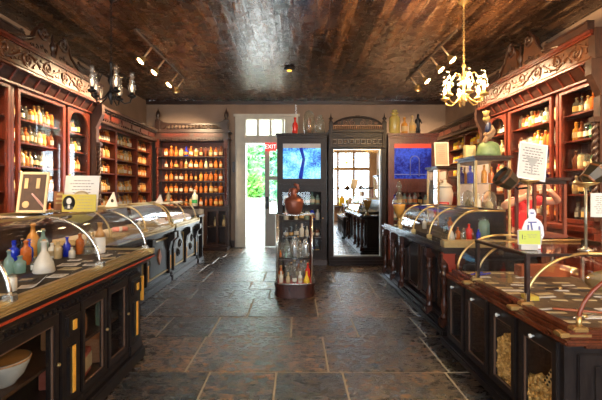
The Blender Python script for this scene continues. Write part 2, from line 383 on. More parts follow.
GCOL = {
 'amber': solid('amber_glass', (.42, .11, .022), .12, var=.35, vscale=14, coat=.3),
 'brown': solid('brown_glass', (.14, .04, .015), .12, var=.3, coat=.3),
 'honey': solid('honey_glass', (.50, .22, .04), .15, var=.3, coat=.3),
 'clear': TGLASS,
 'cream': solid('cream_filled_glass', (.44, .33, .17), .2, var=.25, vscale=14, coat=.3),
 'white': solid('milk_glass', (.6, .58, .5), .2, var=.1),
 'blue': solid('cobalt_glass', (.01, .03, .45), .1, var=.2, coat=.4),
 'green': solid('green_glass', (.02, .10, .05), .12, var=.2, coat=.4),
 'teal': glass('aqua_glass', (.8, .95, .9), 1.2, .04, .05, .5, (.45, .68, .6)),
 'dark': solid('black_glass', (.012, .012, .014), .12, coat=.4),
 'red': solid('red_glass', (.55, .03, .02), .15, var=.2, coat=.3),
 'yellow': solid('yellow_glass', (.72, .48, .03), .2, var=.2, coat=.3),
 'silver': solid('tarnished_silver', (.6, .62, .62), .2, metal=.8),
}
GWORD = {'silver': 'silver', 'clear': 'clear glass', 'cream': 'cream filled', 'white': 'white', 'blue': 'cobalt blue', 'dark': 'black', 'teal': 'pale aqua', 'honey': 'honey coloured', 'brown': 'dark brown'}
LAB = [solid('bottle_label_paper', (.52, .48, .40), .7, var=.2), solid('cream_bottle_label', (.45, .34, .18), .7, var=.2), solid('yellowed_paper', (.48, .30, .09), .7, var=.2), solid('orange_paper', (.5, .17, .03), .7, var=.15)]
_mesh = {}
def _m(key, fn):
    if key not in _mesh: _mesh[key] = fn()
    return _mesh[key]
def _mesh_of(mb, mat, name):
    bmesh.ops.recalc_face_normals(mb.b, faces=mb.b.faces)
    me = bpy.data.meshes.new(name); mb.b.to_mesh(me); mb.b.free(); me.materials.append(mat); return me
def bottle(shape, col, loc, h, w=None, face=0, label='', group=None, paper=0, stop='glass', name=None, cat=None, detail=True):
    n = 12
    me = _m((shape, col), lambda: _mesh_of(MB().lathe(SHAPES[shape], n=n), GCOL[col], KIND[shape]))
    o = bpy.data.objects.new(name or KIND[shape], me); COL.objects.link(o)
    w = w or h; o.location = loc; o.scale = (w, w, h); o.rotation_euler = (0, 0, face)
    tag(o, label, cat or ('jar' if shape == 'jar' else 'flask' if shape == 'flask' else 'bottle'), group)
    if not detail: return o
    top = SHAPES[shape][-1][1]
    def child(nm, me): c = bpy.data.objects.new(nm, me); COL.objects.link(c); c.parent = o
    if stop == 'glass' and shape in ('apoth', 'round'):
        child('stopper', _m((shape, 'st', col), lambda: _mesh_of(MB().lathe([(.05, top-.02), (.05, top+.02), (.085, top+.05), (.1, top+.09), (.06, top+.13), (.001, top+.145)], n=10), GCOL[col] if col != 'amber' else GCOL['honey'], 'stopper')))
    elif stop and shape != 'jar':
        child('cork', _m((shape, 'ck'), lambda: _mesh_of(MB().lathe([(.045, top-.05), (.05, top+.03), (.001, top+.03)], n=8), solid('cork', (.45, .28, .13), .8), 'cork')))
    elif shape == 'jar':
        child('lid', _m((shape, 'lid'), lambda: _mesh_of(MB().lathe([(.23, .82), (.25, .83), (.25, .90), (.1, .93), (.06, .93), (.08, .97), (.05, 1.0), (.001, 1.0)], n=12), GCOL['clear'] if stop == 'glass' else BLACKM, 'lid')))
    if paper is not None:
        r = max(p[0] for p in SHAPES[shape])+.006 if shape != 'flask' else .262
        z0, z1 = (.16, .46) if shape != 'flask' else (.06, .2)
        r1 = r if shape != 'flask' else .238
        child('paper_label', _m((shape, 'lb', paper), lambda: _mesh_of(MB().lathe([(r, z0), (r1, z1)], n=8, a0=-1.25, a1=1.25), LAB[paper], 'paper_label')))
    return o

LOWP = (['amber']*6+['honey']*5+['cream']*3+['brown']*2+['clear']*2)
TALLP = (['clear']*8+['cream']*3+['honey']*3+['amber']*4+['white']*1+['brown']*3+['dark'])
CORP = (['amber']*9+['brown']*4+['honey']*2+['cream']*1)
SHELFW = ['top', 'second', 'third', 'fourth', 'lowest']
def fill_row(start, step, n, z, hr, palette, face, place, shelf, group, first='left', shapes=('round', 'tall', 'apoth', 'round', 'jar'), pw=(.86, 1.12), off=None, special=None):
    for i in range(n):
        shape = R.choice(shapes); col = R.choice(palette)
        if special and i in special: shape, col = special[i]
        h = R.uniform(*hr); w = h*R.uniform(*pw)
        if shape == 'jar': h *= .85; w *= .8
        wid = 2*max(p[0] for p in SHAPES[shape])*w
        w *= 1.12; lim = (Vector(step).length)*.88
        if wid > lim: w *= lim/wid
        p = Vector(start)+Vector(step)*(i+.5)
        p.x += R.uniform(-.004, .004); p.y += R.uniform(-.003, .003)
        pap = R.choice((0, 0, 1, 1, 2, 3, None))
        lab = '%s %s, %s from %s on %s shelf, %s' % (GWORD.get(col, col), WORD[shape], ORD[i], first, shelf, place)
        bottle(shape, col, (p.x, p.y, z), h, w, face+R.uniform(-.3, .3), lab, group, pap, 'glass' if R.random() < .6 else 'cork')

# ------------------------------------------------------------------ wall cabinets along the side walls
def twisted(m, x, y, z0, z1, r, n=7):
    """barley-sugar column"""
    pts = []; turns = (z1-z0)/.16; k = int(turns*8)
    for ph in (0, PI):
        pts = [(x+r*.5*math.cos(2*PI*turns*i/k+ph), y+r*.5*math.sin(2*PI*turns*i/k+ph), z0+(z1-z0)*i/k) for i in range(k+1)]
        m.tube(pts, r*.62, 6)
    m.box(x-r*1.3, x+r*1.3, y-r*1.3, y+r*1.3, z0-.1, z0); m.box(x-r*1.3, x+r*1.3, y-r*1.3, y+r*1.3, z1, z1+.06)

def carve_run(s, xs, y0, y1, z0, z1, root):
    """rinceau relief: scrolling stem with leaf curls"""
    m = MB(); zc = (z0+z1)/2; a = (z1-z0)*.40; x = s*(xs-.004)
    f = lambda u, v: (x, u, v)
    n = max(2, int((y1-y0)/.36)); d = (y1-y0)/n
    stem = [(x, y0+(y1-y0)*i/(n*12), zc+a*.8*math.sin(PI*i/12)) for i in range(n*12+1)]
    m.tube(stem, .017, 6)
    for i in range(n):
        u = y0+d*(i+.5); sg = 1 if i % 2 == 0 else -1
        m.tube(spiral(f, u, zc-sg*a*.1, a*.95, 1.6, PI/2*sg, sg), [.02-.010*t/26 for t in range(27)], 6)
        m.ball((x, u, zc-sg*a*.1), .024, 8, sx=.7)
        for k in range(6):
            b = 2*PI*k/6+.3; r0 = a*1.0
            m.obox(Vector((x, u+d*.42*math.cos(b), zc+r0*math.sin(b)*.9)), (.022, .065, .028), Matrix.Rotation(b*1.3, 3, 'X'))
        m.obox(Vector((x, u+d/2, zc+a*.2*sg)), (.018, .04, .09), Matrix.Rotation(.6*sg, 3, 'X'))
    m.build('carving', FRIEZE, root)

def tall_cabinet(s, ya, yb, bays, yc, zs, ped, label, side):
    """bays: (y0,y1,arched). s -1 left / +1 right"""
    XW, XF = 3.97, 3.62
    t = thing('wall_cabinet', (s*3.7, (ya+yb)/2, 0), label, 'cabinet', 'tall carved wall cabinets')
    m = MB(); m.box(s*(XW-.03), s*XW, ya, yb, 0, 3.3)
    ys = sorted({ya, yb} | {b[0] for b in bays} | {b[1] for b in bays})
    for k, y in enumerate((ya, yb)): m.box(s*XF, s*XW, y-.03, y+.03, 0, 2.9)
    edges = [(bays[i][1]+bays[i+1][0])/2 for i in range(len(bays)-1)]
    for y in edges: m.box(s*XF, s*XW, y-.025, y+.025, 1.05, 2.88)
    m.box(s*XF, s*XW, ya, yb, 2.86, 2.92); m.build('carcass', MAHOG_V, t)
    m = MB(); m.box(s*3.47, s*XW, ya, yb, 0, 1.0); m.box(s*3.44, s*XW, ya, yb, 1.0, 1.06, .008)
    nd = max(2, int((yb-ya)/.45)); w = (yb-ya)/nd
    for i in range(nd):
        m.box(s*3.45, s*3.48, ya+w*i+.03, ya+w*(i+1)-.03, .1, .93, .006); m.box(s*3.435, s*3.46, ya+w*i+.1, ya+w*(i+1)-.1, .2, .83, .012)
    m.build('base_cupboard', MAHOG, t)
    for z in zs:
        for (b0, b1, ar) in bays: box(s*(XF+.05), s*(XW-.03), b0-.02, b1+.02, z-.022, z).build('shelf', MAHOG, t)
    for (b0, b1, ar) in bays:
        m = MB(); f = .055; zt, zb = 2.85, 1.08
        m.box(s*(XF-.025), s*(XF+.02), b0, b0+f, zb, zt, .006); m.box(s*(XF-.025), s*(XF+.02), b1-f, b1, zb, zt, .006)
        m.box(s*(XF-.025), s*(XF+.02), b0, b1, zt-f, zt, .006); m.box(s*(XF-.025), s*(XF+.02), b0, b1, zb, zb+f, .006)
        if ar:
            r = min(.22, (b1-b0)/2-f)
            for (yc_, sg) in ((b0+f+r, -1), (b1-f-r, 1)):
                arc = [(yc_+sg*r*math.sin(a), zt-f-r+r*math.cos(a)) for a in [PI/2*i/8 for i in range(9)]]
                m.prism([(yc_+sg*r, zt-f+.01), (yc_, zt-f+.01)]+arc, s*(XF-.02), s*(XF+.015), lambda u, v, w_: (w_, u, v))
        d = m.build('door', MAHOG_V, t)
        box(s*XF, s*(XF+.005), b0+f, b1-f, zb+f, zt-f).build('glass_pane', DGLASS, d)
        m = MB(); m.ball((s*(XF-.04), b0+f/2, 1.75), .016, 8); m.build('knob', BRASS, d)
    # coffered cove, frieze, mouldings
    m = MB(); q = [(XF+.02, 2.86), (XF-.03, 2.86), (3.47, 3.03), (3.47, 3.06), (XF+.02, 3.06)]
    m.prism([(s*u, v) for u, v in q], ya, yb, lambda u, v, w_: (u, w_, v)); m.build('cove', wood('cove_wood', (.012, .004, .003), (.05, .016, .009), .5, spec=.2), t)
    m = MB(); nb = int((yb-ya)/.21)
    for i in range(nb+1):
        y = ya+(yb-ya)*i/nb
        m.prism([(s*u, v) for u, v in [(XF-.035, 2.865), (XF-.055, 2.875), (3.455, 3.03), (3.475, 3.04)]], y-.014, y+.014, lambda u, v, w_: (u, w_, v))
    m.box(s*(XF-.06), s*XF, ya, yb, 2.85, 2.88, .006); m.box(s*3.43, s*3.5, ya, yb, 3.02, 3.05, .006); m.build('cove_moulding', MAHOG, t)
    m = MB(); m.box(s*3.45, s*3.6, ya, yb, 3.05, 3.33); m.box(s*3.42, s*3.6, ya, yb, 3.05, 3.075, .006); m.build('frieze', FRIEZE, t)
    m = MB(); m.box(s*3.40, s*3.65, ya-.03, yb+.03, 3.33, 3.375, .008); m.box(s*3.42, s*3.65, ya-.02, yb+.02, 3.31, 3.335); m.box(s*3.5, s*3.9, ya, yb, 3.3, 3.36); m.build('cornice', MAHOG, t)
    carve_run(s, 3.45, ya+.05, yb-.05, 3.075, 3.31, t)
    # broken swan-neck pediment
    zp = ped; f2 = lambda u, v, w_: (w_, u, v)
    for sg in (-1, 1):
        prof = [(yc+sg*.03, 3.37), (yc+sg*.06, 3.42), (yc+sg*.12, zp-.1), (yc+sg*.2, zp-.02), (yc+sg*.3, zp-.02), (yc+sg*.38, zp-.1), (yc+sg*.42, zp-.22), (yc+sg*.55, 3.43), (yc+sg*.8, 3.40), (yc+sg*.9, 3.37)]
        w = MB().prism(prof, s*3.46, s*3.52, f2).build('pediment_wing', FRIEZE, t)
        m = MB(); ff = lambda u, v: (s*3.455, u, v)
        m.tube(spiral(ff, yc+sg*.22, zp-.06, .115, 1.6, PI/2, -sg), .022, 6)
        m.tube([ff(yc+sg*.24, zp+.03), ff(yc+sg*.36, zp-.05), ff(yc+sg*.42, zp-.18), ff(yc+sg*.55, 3.47), ff(yc+sg*.9, 3.40)], .022, 6)
        for k in range(4): m.tube(spiral(ff, yc+sg*(.17+.09*k), 3.44-.01*k+.035*(k == 1), .038, 1.2, k, sg), .009, 5)
        m.build('scroll', DARKW, w)
        y0 = yc+sg*.62; y1 = ya+.05 if sg < 0 else yb-.05
        if abs(y1-y0) > .35:
            m = MB(); m.box(s*3.44, s*3.52, y0, y1, 3.40, 3.50, .01); m.box(s*3.42, s*3.52, y0, y1, 3.49, 3.515, .006)
            m.tube(spiral(ff, y0, 3.47, .07, 1.4, PI/2, -sg), .018, 6)
            m.build('crest_bar', DARKW, t)
    m = MB(); m.lathe([(.03, 3.37), (.035, 3.45), (.02, 3.47), (.04, 3.52), (.045, 3.56), (.015, 3.62), (.02, 3.66), (.001, zp+.03)], (s*3.47, yc, 0), 10); m.build('finial', DARKW, t)
    for y in (ya, yb):
        m = MB(); m.box(s*3.5, s*3.66, y-.05, y+.05, 1.06, 2.6); m.box(s*3.44, s*3.66, y-.06, y+.06, 3.03, 3.39, .008)
        q = [(3.64, 2.35), (3.54, 2.42), (3.52, 2.6), (3.40, 2.85), (3.40, 3.03), (3.64, 3.03)]
        m.prism([(s*u, v) for u, v in q], y-.05, y+.05, lambda u, v, w_: (u, w_, v))
        twisted(m, s*3.48, y, 1.25, 2.3, .035)
        m.build('bracket_pilaster', DARKW, t)
    return t

ZL = (2.47, 2.16, 1.84, 1.5); ZR = (2.52, 2.17, 1.79, 1.46)
LBAYS = [(3.98, 4.86, False), (4.98, 6.0, False), (6.07, 6.72, True)]
RBAYS = [(4.55, 5.27, False), (5.42, 6.52, False), (6.6, 7.22, True)]
tall_cabinet(-1, 3.9, 6.8, LBAYS, 5.49, ZL, 3.72, 'tall carved mahogany wall cabinet with glazed doors behind the near left counter', 'left')
tall_cabinet(1, 4.48, 7.3, RBAYS, 5.95, ZR, 3.8, 'tall carved mahogany wall cabinet behind the person in red', 'right')
for s, bays, zs, nm, nc in ((-1, LBAYS, ZL, 'tall left cabinet', 'left'), (1, RBAYS, ZR, 'tall right cabinet', 'right')):
    for bi, (b0, b1, ar) in enumerate(bays):
        bn = ('near bay', 'wide bay', 'arched bay')[bi]
        for k, z in enumerate(zs+((1.08,) if s < 0 else (1.12,))):
            wdt = b1-b0-.12; n = max(5, int(wdt/.086))
            if k == 4: n = max(4, n-2)
            st = (s*3.76, b0+.06, z+.003) if s < 0 else (s*3.76, b1-.06, z+.003)
            step = (0, wdt/n, 0) if s < 0 else (0, -wdt/n, 0)
            fill_row(st, step, n, z+.003, (.20, .26), TALLP if (s < 0 or bi == 1) else TALLP+['dark', 'dark', 'green', 'green', 'amber', 'amber', 'brown', 'red'], 0 if s < 0 else PI, bn+' of '+nm, SHELFW[k], 'bottles in the '+nm)

def low_cabinet(s, ya, yb, bays, zs, label):
    XW, XF = 3.97, 3.65
    t = thing('wall_shelving', (s*3.8, (ya+yb)/2, 0), label, 'shelving', 'low wall shelving')
    m = MB(); m.box(s*(XW-.03), s*XW, ya, yb, 0, 3.0)
    eds = [ya+.04]+[(bays[i][1]+bays[i+1][0])/2 for i in range(len(bays)-1)]+[yb-.04]
    m.box(s*XF, s*XW, ya, yb, 2.7, 2.8); m.build('carcass', MAHOG_V, t)
    for y in eds: box(s*XF, s*XW, y-.04, y+.04, 1.05, 2.72, .006).build('upright', MAHOG_V, t)
    m = MB(); m.box(s*3.5, s*XW, ya, yb, 0, 1.0); m.box(s*3.47, s*XW, ya, yb, 1.0, 1.06, .008)
    w = .5; y = ya
    while y+w <= yb+.01: m.box(s*3.48, s*3.51, y+.04, y+w-.04, .1, .92, .008); y += w
    m.build('base_cupboard', DARKW, t)
    for z in zs:
        for b0, b1 in bays: box(s*(XF+.02), s*(XW-.03), b0-.03, b1+.03, z-.025, z).build('shelf', MAHOG, t)
    m = MB(); m.box(s*3.58, s*XW, ya, yb, 2.78, 3.0); m.box(s*3.5, s*XW, ya, yb, 3.0, 3.06, .008); m.box(s*3.54, s*XW, ya, yb, 2.97, 3.0); m.box(s*3.52, s*XW, ya, yb, 2.74, 2.79, .008)
    n = int((yb-ya)/.42); w = (yb-ya)/n
    k = int((yb-ya)/.08)
    for i in range(k): y = ya+(yb-ya)*(i+.5)/k; m.box(s*3.53, s*3.58, y-.02, y+.02, 2.79, 2.83)
    m.build('cornice', DARKW, t)
    m = MB()
    for i in range(n): m.box(s*3.565, s*3.59, ya+w*i+.04, ya+w*(i+1)-.04, 2.845, 2.95, .01)
    m.build('cornice_panel', MAHOG, t)
    m = MB(); twisted(m, s*3.6, ya+.05, 1.2, 2.62, .04); m.build('twisted_column', MAHOG_V, t)
    return t
LOWZ = (2.46, 2.15, 1.85, 1.48, 1.16)
LB = [(7.05, 7.78), (7.87, 8.82), (8.91, 9.66)]
low_cabinet(-1, 6.9, 9.76, LB, LOWZ, 'open wall shelving of amber bottles behind the far left counters')
low_cabinet(1, 7.4, 10.2, [(7.5, 8.3), (8.4, 9.2), (9.3, 10.1)], LOWZ, 'open wall shelving of yellow bottles behind the right tower cabinet')
for bi, (b0, b1) in enumerate(LB):
    for k, z in enumerate(LOWZ):
        n = (8, 12, 10)[bi]
        fill_row((-3.79, b0, z+.003), (0, (b1-b0)/n, 0), n, z+.003, (.215, .265), LOWP, 0, ('near', 'middle', 'far')[bi]+' bay of open left shelving', SHELFW[k], 'amber bottles on the open left shelving', shapes=('round', 'tall', 'apoth', 'apoth', 'round'))
for bi, (b0, b1) in enumerate([(7.5, 8.3), (8.4, 9.2)]):
    for k, z in enumerate(LOWZ[:3]):
        fill_row((3.79, b1, z+.003), (0, -(b1-b0)/8, 0), 8, z+.003, (.18, .24), ['yellow', 'yellow', 'honey'], PI, ('near', 'far')[bi]+' bay of open right shelving', SHELFW[k], 'yellow bottles on the open right shelving', shapes=('jar', 'round'))

# ------------------------------------------------------------------ corner cabinet on the back wall
def corner_cabinet():
    x0, x1, yf, yb = -3.62, -1.74, 9.92, 10.27
    t = thing('corner_cabinet', ((x0+x1)/2, 10.1, 0), 'dark shelved cabinet of amber bottles against the back wall beside the doorway', 'cabinet')
    box(x0+.06, x1-.06, yb-.04, yb-.031, 1.1, 2.8).build('back_panel', MAHOG_V, t)
    m = MB(); m.box(x0, x1, yb-.03, yb, 0, 3.0); m.box(x0, x0+.06, yf, yb, 0, 2.9); m.box(x1-.06, x1, yf, yb, 0, 2.9); m.box(x0, x1, yf, yb, 2.79, 2.86); m.build('carcass', DARKW, t)
    zs = (2.4, 2.09, 1.765, 1.45)
    for z in zs: box(x0+.06, x1-.06, yf+.02, yb-.03, z-.025, z).build('shelf', DARKW, t)
    box(x0-.02, x1+.02, yf-.1, yb, 1.06, 1.11, .008).build('counter_ledge', DARKW, t)
    m = MB(); m.box(x0-.04, x1+.04, yf-.07, yb, 3.0, 3.06, .008); m.box(x0, x1, yf-.03, yb, 2.86, 3.0); m.box(x0-.04, x1+.04, yf-.07, yb, 2.83, 2.87, .008)
    for i in range(26): x = x0+(x1-x0)*(i+.5)/26; m.box(x-.02, x+.02, yf-.06, yf, 2.80, 2.835)
    m.build('cornice', DARKW, t)
    m = MB(); xm = (x0+x1)/2
    m.box(x0+.15, xm-.05, yf-.045, yf-.02, 2.89, 2.98, .01); m.box(xm+.05, x1-.15, yf-.045, yf-.02, 2.89, 2.98, .01); m.build('cornice_panel', MAHOG, t)
    m = MB(); m.box(x0+.12, x1-.12, yf, yf+.06, 3.06, 3.10); m.box(x0+.12, x1-.12, yf, yf+.06, 3.2, 3.25)
    for i in range(17):
        x = x0+.2+(x1-x0-.4)*i/16; m.lathe([(.016, 3.1), (.03, 3.13), (.012, 3.16), (.025, 3.2)], (x, yf+.03, 0), 8)
    for sg, xx in ((1, x0+.12), (-1, x1-.12)):
        m.prism([(xx, 3.06), (xx, 3.33), (xx+sg*.08, 3.28), (xx+sg*.2, 3.25), (xx+sg*.2, 3.2), (xx, 3.06)][:5], yf+.0, yf+.05, lambda u, v, w: (u, w, v))
    m.build('spindle_gallery', DARKW, t)
    for xx in (x0+.06, x1-.06):
        m = MB(); m.box(xx-.06, xx+.06, yf-.04, yf+.08, 3.04, 3.34, .008); m.lathe([(.05, 3.34), (.03, 3.38), (.06, 3.43), (.05, 3.52), (.02, 3.58), (.001, 3.66)], (xx, yf+.02, 0), 10); m.build('finial', DARKW, t)
        m = MB(); twisted(m, xx, yf-.03, 1.25, 2.6, .035); m.box(xx-.05, xx+.05, yf-.06, yf+.02, 2.66, 2.84); m.build('twisted_column', MAHOG_V, t)
    # lower glazed cupboard
    m = MB(); m.box(x0, -2.35, yf-.06, yb, .08, 1.06); m.box(x0, x1, yf-.06, yb, .08, .14); m.box(x1-.07, x1, yf-.06, yf+.02, .08, 1.06); m.box(-2.35, -2.28, yf-.06, yf+.02, .08, 1.06); m.box(-2.05, -1.99, yf-.06, yf+.02, .08, 1.06)
    m.box(x0-.02, x1+.02, yf-.28, yb, 0, .08, .008); m.box(-2.28, x1, yf-.06, yf+.02, .98, 1.06); m.build('lower_cupboard', DARKW, t)
    box(-2.28, x1-.06, yf, yb-.03, .56, .58).build('shelf', DARKW, t)
    box(-2.28, x1-.06, yf-.03, yf-.026, .14, .98).build('glass_pane', DGLASS, t)
    box(-2.62, -2.36, yf-.085, yf-.05, .1, 1.04, .006).build('grey_panel', solid('grey_panel_paint', (.22, .21, .2), .6), t)
    for k, z in enumerate(zs+(1.11,)):
        fill_row((x0+.16, 10.08, z+.003), ((x1-x0-.32)/12, 0, 0), 12, z+.003, (.235, .262), CORP, -PI/2, 'corner cabinet', SHELFW[k], 'amber bottles in the corner cabinet', shapes=('round', 'apoth', 'round', 'tall'), special={4: ('round', 'blue')} if k == 0 else None)
    bottle('round', 'cream', (-1.88, 10.08, .583), .27, .3, -PI/2, 'large cream jug-like bottle behind the lower glass of the corner cabinet', None, 1)
    bottle('tall', 'cream', (-2.12, 10.08, .583), .24, .26, -PI/2, 'slim cream bottle behind the lower glass of the corner cabinet', None, 1)
corner_cabinet()

# ------------------------------------------------------------------ glass counter cases
def arc_prof(xf, xc, z0, z1, n=12):
    """quarter-ellipse from the vertical front up to the flat top (|x| values)"""
    return [(xf+(xc-xf)*(1-math.cos(PI/2*i/n)), z0+(z1-z0)*math.sin(PI/2*i/n)) for i in range(n+1)]
def curved_case(t, s, xf, xc, xb, z0, z1, segs, ribs, ribm, rr=.012, endpanes=True, glass_m=None, topm=None, endm=None):
    glass_m = glass_m or GLASS; topm = topm or OLDGOLD
    pr = arc_prof(xf, xc, z0, z1)
    for (y0, y1) in segs:
        m = MB(); a = [m.b.verts.new((s*u, y0+.004, v)) for u, v in pr+[(xb, z1)]]; b = [m.b.verts.new((s*u, y1-.004, v)) for u, v in pr+[(xb, z1)]]
        for i in range(len(a)-1): f = m.b.faces.new((a[i], a[i+1], b[i+1], b[i])); f.smooth = i < len(pr)-1
        m.build('bent_glass', glass_m, t)
    for y in ribs:
        m = MB(); m.tube([(s*u, y, v) for u, v in pr], rr, 8); m.tube([(s*xc, y, z1), (s*xb, y, z1)], rr, 8)
        m.box(s*(xf-.03), s*(xf+.03), y-.025, y+.025, z0-.012, z0+.03, .006)
        m.build('rib', ribm, t)
    y0, y1 = segs[0][0], segs[-1][1]
    for y in (y0, y1):
        m = MB(); vs = [m.b.verts.new((s*u, y, v)) for u, v in pr+[(xb, z1), (xb, z0)]]; m.b.faces.new(vs); m.build('end_glass', glass_m, t)
    m = MB(); m.box(s*(xc-.012), s*(xc+.012), y0, y1, z1-.005, z1+.014, .003); m.box(s*(xb-.015), s*(xb+.015), y0, y1, z1-.01, z1+.014, .003); m.build('top_rail', topm, t)
    m = MB()
    m.box(s*(xb-.01), s*(xb+.01), y0, y1, z0, z1-.01); m.build('case_back', DARKW, t)

# ---- near left counter
def near_left():
    t = thing('display_counter', (-1.9, 2.3, 0), 'near left black counter with gilt rail and curved glass case full of old bottles', 'counter', 'glass topped shop counters')
    s, xf, xb, y0, y1 = -1, 1.42, 2.45, .7, 3.47
    m = MB(); m.box(-1.46, -1.9, y0, y1+.03, .80, .845, .006); m.box(-1.44, -xb, y0, y1, .77, .80); m.box(-1.43, -xb, y0, 3.88, .855, .9, .006)
    m.box(-1.46, -xb, y0, 3.86, .80, .86)
    for i in range(60): y = y0+(3.45-y0)*i/59; m.box(-1.425, -1.455, y-.012, y+.012, .775, .80)
    m.build('counter_top', EBONY, t)
    box(-1.425, -1.47, y0, 3.9, .842, .856, .003).build('red_edge', REDEDGE, t)
    m = MB(); m.box(-1.42, -1.47, y0, 3.88, .876, .902, .01); m.box(-1.452, -1.50, y0, 3.87, .898, .918, .008); m.box(-1.49, -1.54, y0, 3.86, .91, .932, .008); m.box(-1.42, -xb, 3.80, 3.88, .876, .93, .008); m.build('gilt_rail', OLDGOLD, t)
    m = MB(); m.box(-1.466, -1.476, y0, 3.87, .9, .906); m.box(-1.503, -1.512, y0, 3.86, .91, .924); m.build('dark_groove', EBONY, t)
    box(-1.55, -xb, y0, 3.8, .88, .92).build('case_deck', solid('worn_deck_cloth', (.035, .028, .02), .8, var=.6, vscale=10), t)
    m = MB(); m.box(-1.37, -xb, y0, y1+.04, 0, .1, .01); m.box(-1.40, -xb, y0, y1+.02, .1, .16, .012); m.box(-2.40, -xb, y0, y1, .16, .8); m.box(-xf, -xb, y1-.04, y1, .1, .8); m.box(-xf, -xb, y0, y0+.04, .1, .8)
    m.box(-1.45, -2.4, y0, y1, .16, .18); m.build('carcass', EBONY, t)
    box(-1.5, -2.4, y0+.04, y1-.04, .425, .445).build('shelf', EBROWN, t)
    # piers with amber bead inlay
    for ya, yb_ in ((2.30, 2.50), (3.24, 3.47), (1.33, 1.6)):
        m = MB(); m.box(-1.40, -1.5, ya, yb_, .16, .78, .006); m.box(-1.385, -1.42, ya+.05, yb_-.04, .24, .55, .01); m.box(-1.38, -1.42, ya+.03, yb_-.02, .60, .74, .012)
        m.box(-1.385, -1.42, ya-.01, yb_+.01, .1, .2, .012)
        p = m.build('pier', EBONY, t)
        m = MB(); yc = (ya+yb_)/2; m.box(-1.378, -1.39, yc-.014, yc+.014, .25, .54); m.box(-1.372, -1.39, yc-.018, yc+.018, .64, .70); m.build('amber_inlay', BONE, p)
    m = MB(); m.box(-1.40, -1.43, 3.52, 3.545, .5, .72); m.build('amber_inlay', BONE, t)
    # glazed doors
    for ya, yb_ in ((1.62, 2.28), (2.52, 2.86), (2.88, 3.22)):
        m = MB(); f = .045
        m.box(-1.40, -1.44, ya, ya+f, .17, .78, .005); m.box(-1.40, -1.44, yb_-f, yb_, .17, .78, .005); m.box(-1.40, -1.44, ya, yb_, .17, .17+f, .005); m.box(-1.40, -1.44, ya, yb_, .72, .78, .005)
        d = m.build('door', EBONY, t); box(-1.42, -1.424, ya+f, yb_-f, .17+f, .72).build('glass_pane', DGLASS, d)
        b0, b1, c0, c1 = ya+f, yb_-f, .17+f, .72; m = MB(); q = .008
        m.box(-1.408, -1.42, b0, b0+q, c0, c1); m.box(-1.408, -1.42, b1-q, b1, c0, c1); m.box(-1.408, -1.42, b0, b1, c0, c0+q); m.box(-1.408, -1.42, b0, b1, c1-q, c1); m.build('bead', BEAD, d)
        m = MB(); m.ball((-1.39, yb_-f/2, .48), .012, 8); m.build('knob', BRASS, d)
    curved_case(t, -1, 1.5, 1.93, 2.44, .93, 1.30, [(.75, 2.02), (2.02, 2.95), (2.95, 3.84)], [.75, 2.02, 2.95, 3.84], STEEL)
near_left()

def far_left(y0, y1, label, diamond):
    t = thing('display_counter', (-2.4, (y0+y1)/2, 0), label, 'counter', 'glass topped shop counters')
    xb = 2.8
    m = MB(); m.box(-2.0, -xb, y0, y1, .84, .89, .008); m.box(-2.03, -xb, y0, y1, .80, .845); m.build('counter_top', EBONY, t)
    m = MB(); m.box(-1.99, -2.06, y0, y1, .885, .91, .008); m.box(-2.02, -2.1, y0, y1, .91, .95, .012); m.box(-2.0, -xb, y1-.06, y1, .89, .95, .008); m.box(-2.0, -xb, y0, y0+.06, .89, .95, .008); m.build('gilt_rail', OLDGOLD, t)
    box(-2.1, -xb, y0+.06, y1-.06, .9, .94).build('case_deck', solid('pale_deck_cloth', (.36, .29, .2), .8, var=.4, vscale=12), t)
    m = MB(); m.box(-2.1, -xb, y0+.02, y1-.02, .1, .8); m.box(-2.05, -xb, y0, y1, 0, .1, .012); m.box(-2.07, -xb, y0+.01, y1-.01, .1, .17, .015); m.build('carcass', EBONY, t)
    n = 2; w = (y1-y0)/n
    for i in range(n):
        a, b = y0+w*i, y0+w*(i+1)
        m = MB(); m.box(-2.075, -2.11, a+.14, b-.14, .24, .74, .012); pn = m.build('panel', EBONY, t)
        m = MB()
        for z in (.225, .745): m.box(-2.07, -2.1, a+.11, b-.11, z-.01, z+.012, .004)
        for y in (a+.11, b-.11): m.box(-2.07, -2.1, y-.01, y+.01, .225, .745, .004)
        m.build('gilt_moulding', OLDGOLD, pn)
        f = lambda u, v: (-2.07, u, v); yc = (a+b)/2; m = MB()
        if diamond:
            m.prism([(yc, .38), (yc+.07, .5), (yc, .62), (yc-.07, .5)], -2.06, -2.085, lambda u, v, q: (q, u, v)); m.build('diamond_boss', solid('carved_red_boss', (.35, .14, .08), .4), pn)
        else:
            for sg in (-1, 1): m.tube(spiral(f, yc+sg*.05, .5+sg*.06, .09, 1.4, 0, sg), .014, 6)
            m.build('carved_scroll', EBONY, pn)
    for y in [y0+.07+(y1-y0-.14)*k/2 for k in range(3)]:
        m = MB(); m.box(-2.045, -2.11, y-.05, y+.05, .17, .55, .008)
        m.prism([(-2.10, .5), (-2.05, .55), (-2.02, .68), (-1.96, .74), (-1.96, .83), (-2.10, .83)], y-.06, y+.06, lambda u, v, w_: (u, w_, v)); m.box(-2.05, -2.1, y-.02, y+.02, .2, .5)
        m.build('corbel_pier', EBONY, t)
        box(-2.04, -2.05, y-.014, y+.014, .24, .46).build('amber_inlay', BONE, t)
    curved_case(t, -1, 2.08, 2.35, 2.78, .95, 1.28, [(y0+.03, (y0+y1)/2), ((y0+y1)/2, y1-.03)], [y0+.03, (y0+y1)/2, y1-.03], OLDGOLD, .011)
far_left(4.3, 6.35, 'black counter with diamond bosses between the near left and the farthest left counters', True)
far_left(6.42, 8.0, 'farthest left black counter with carved scroll panels towards the corner cabinet', False)
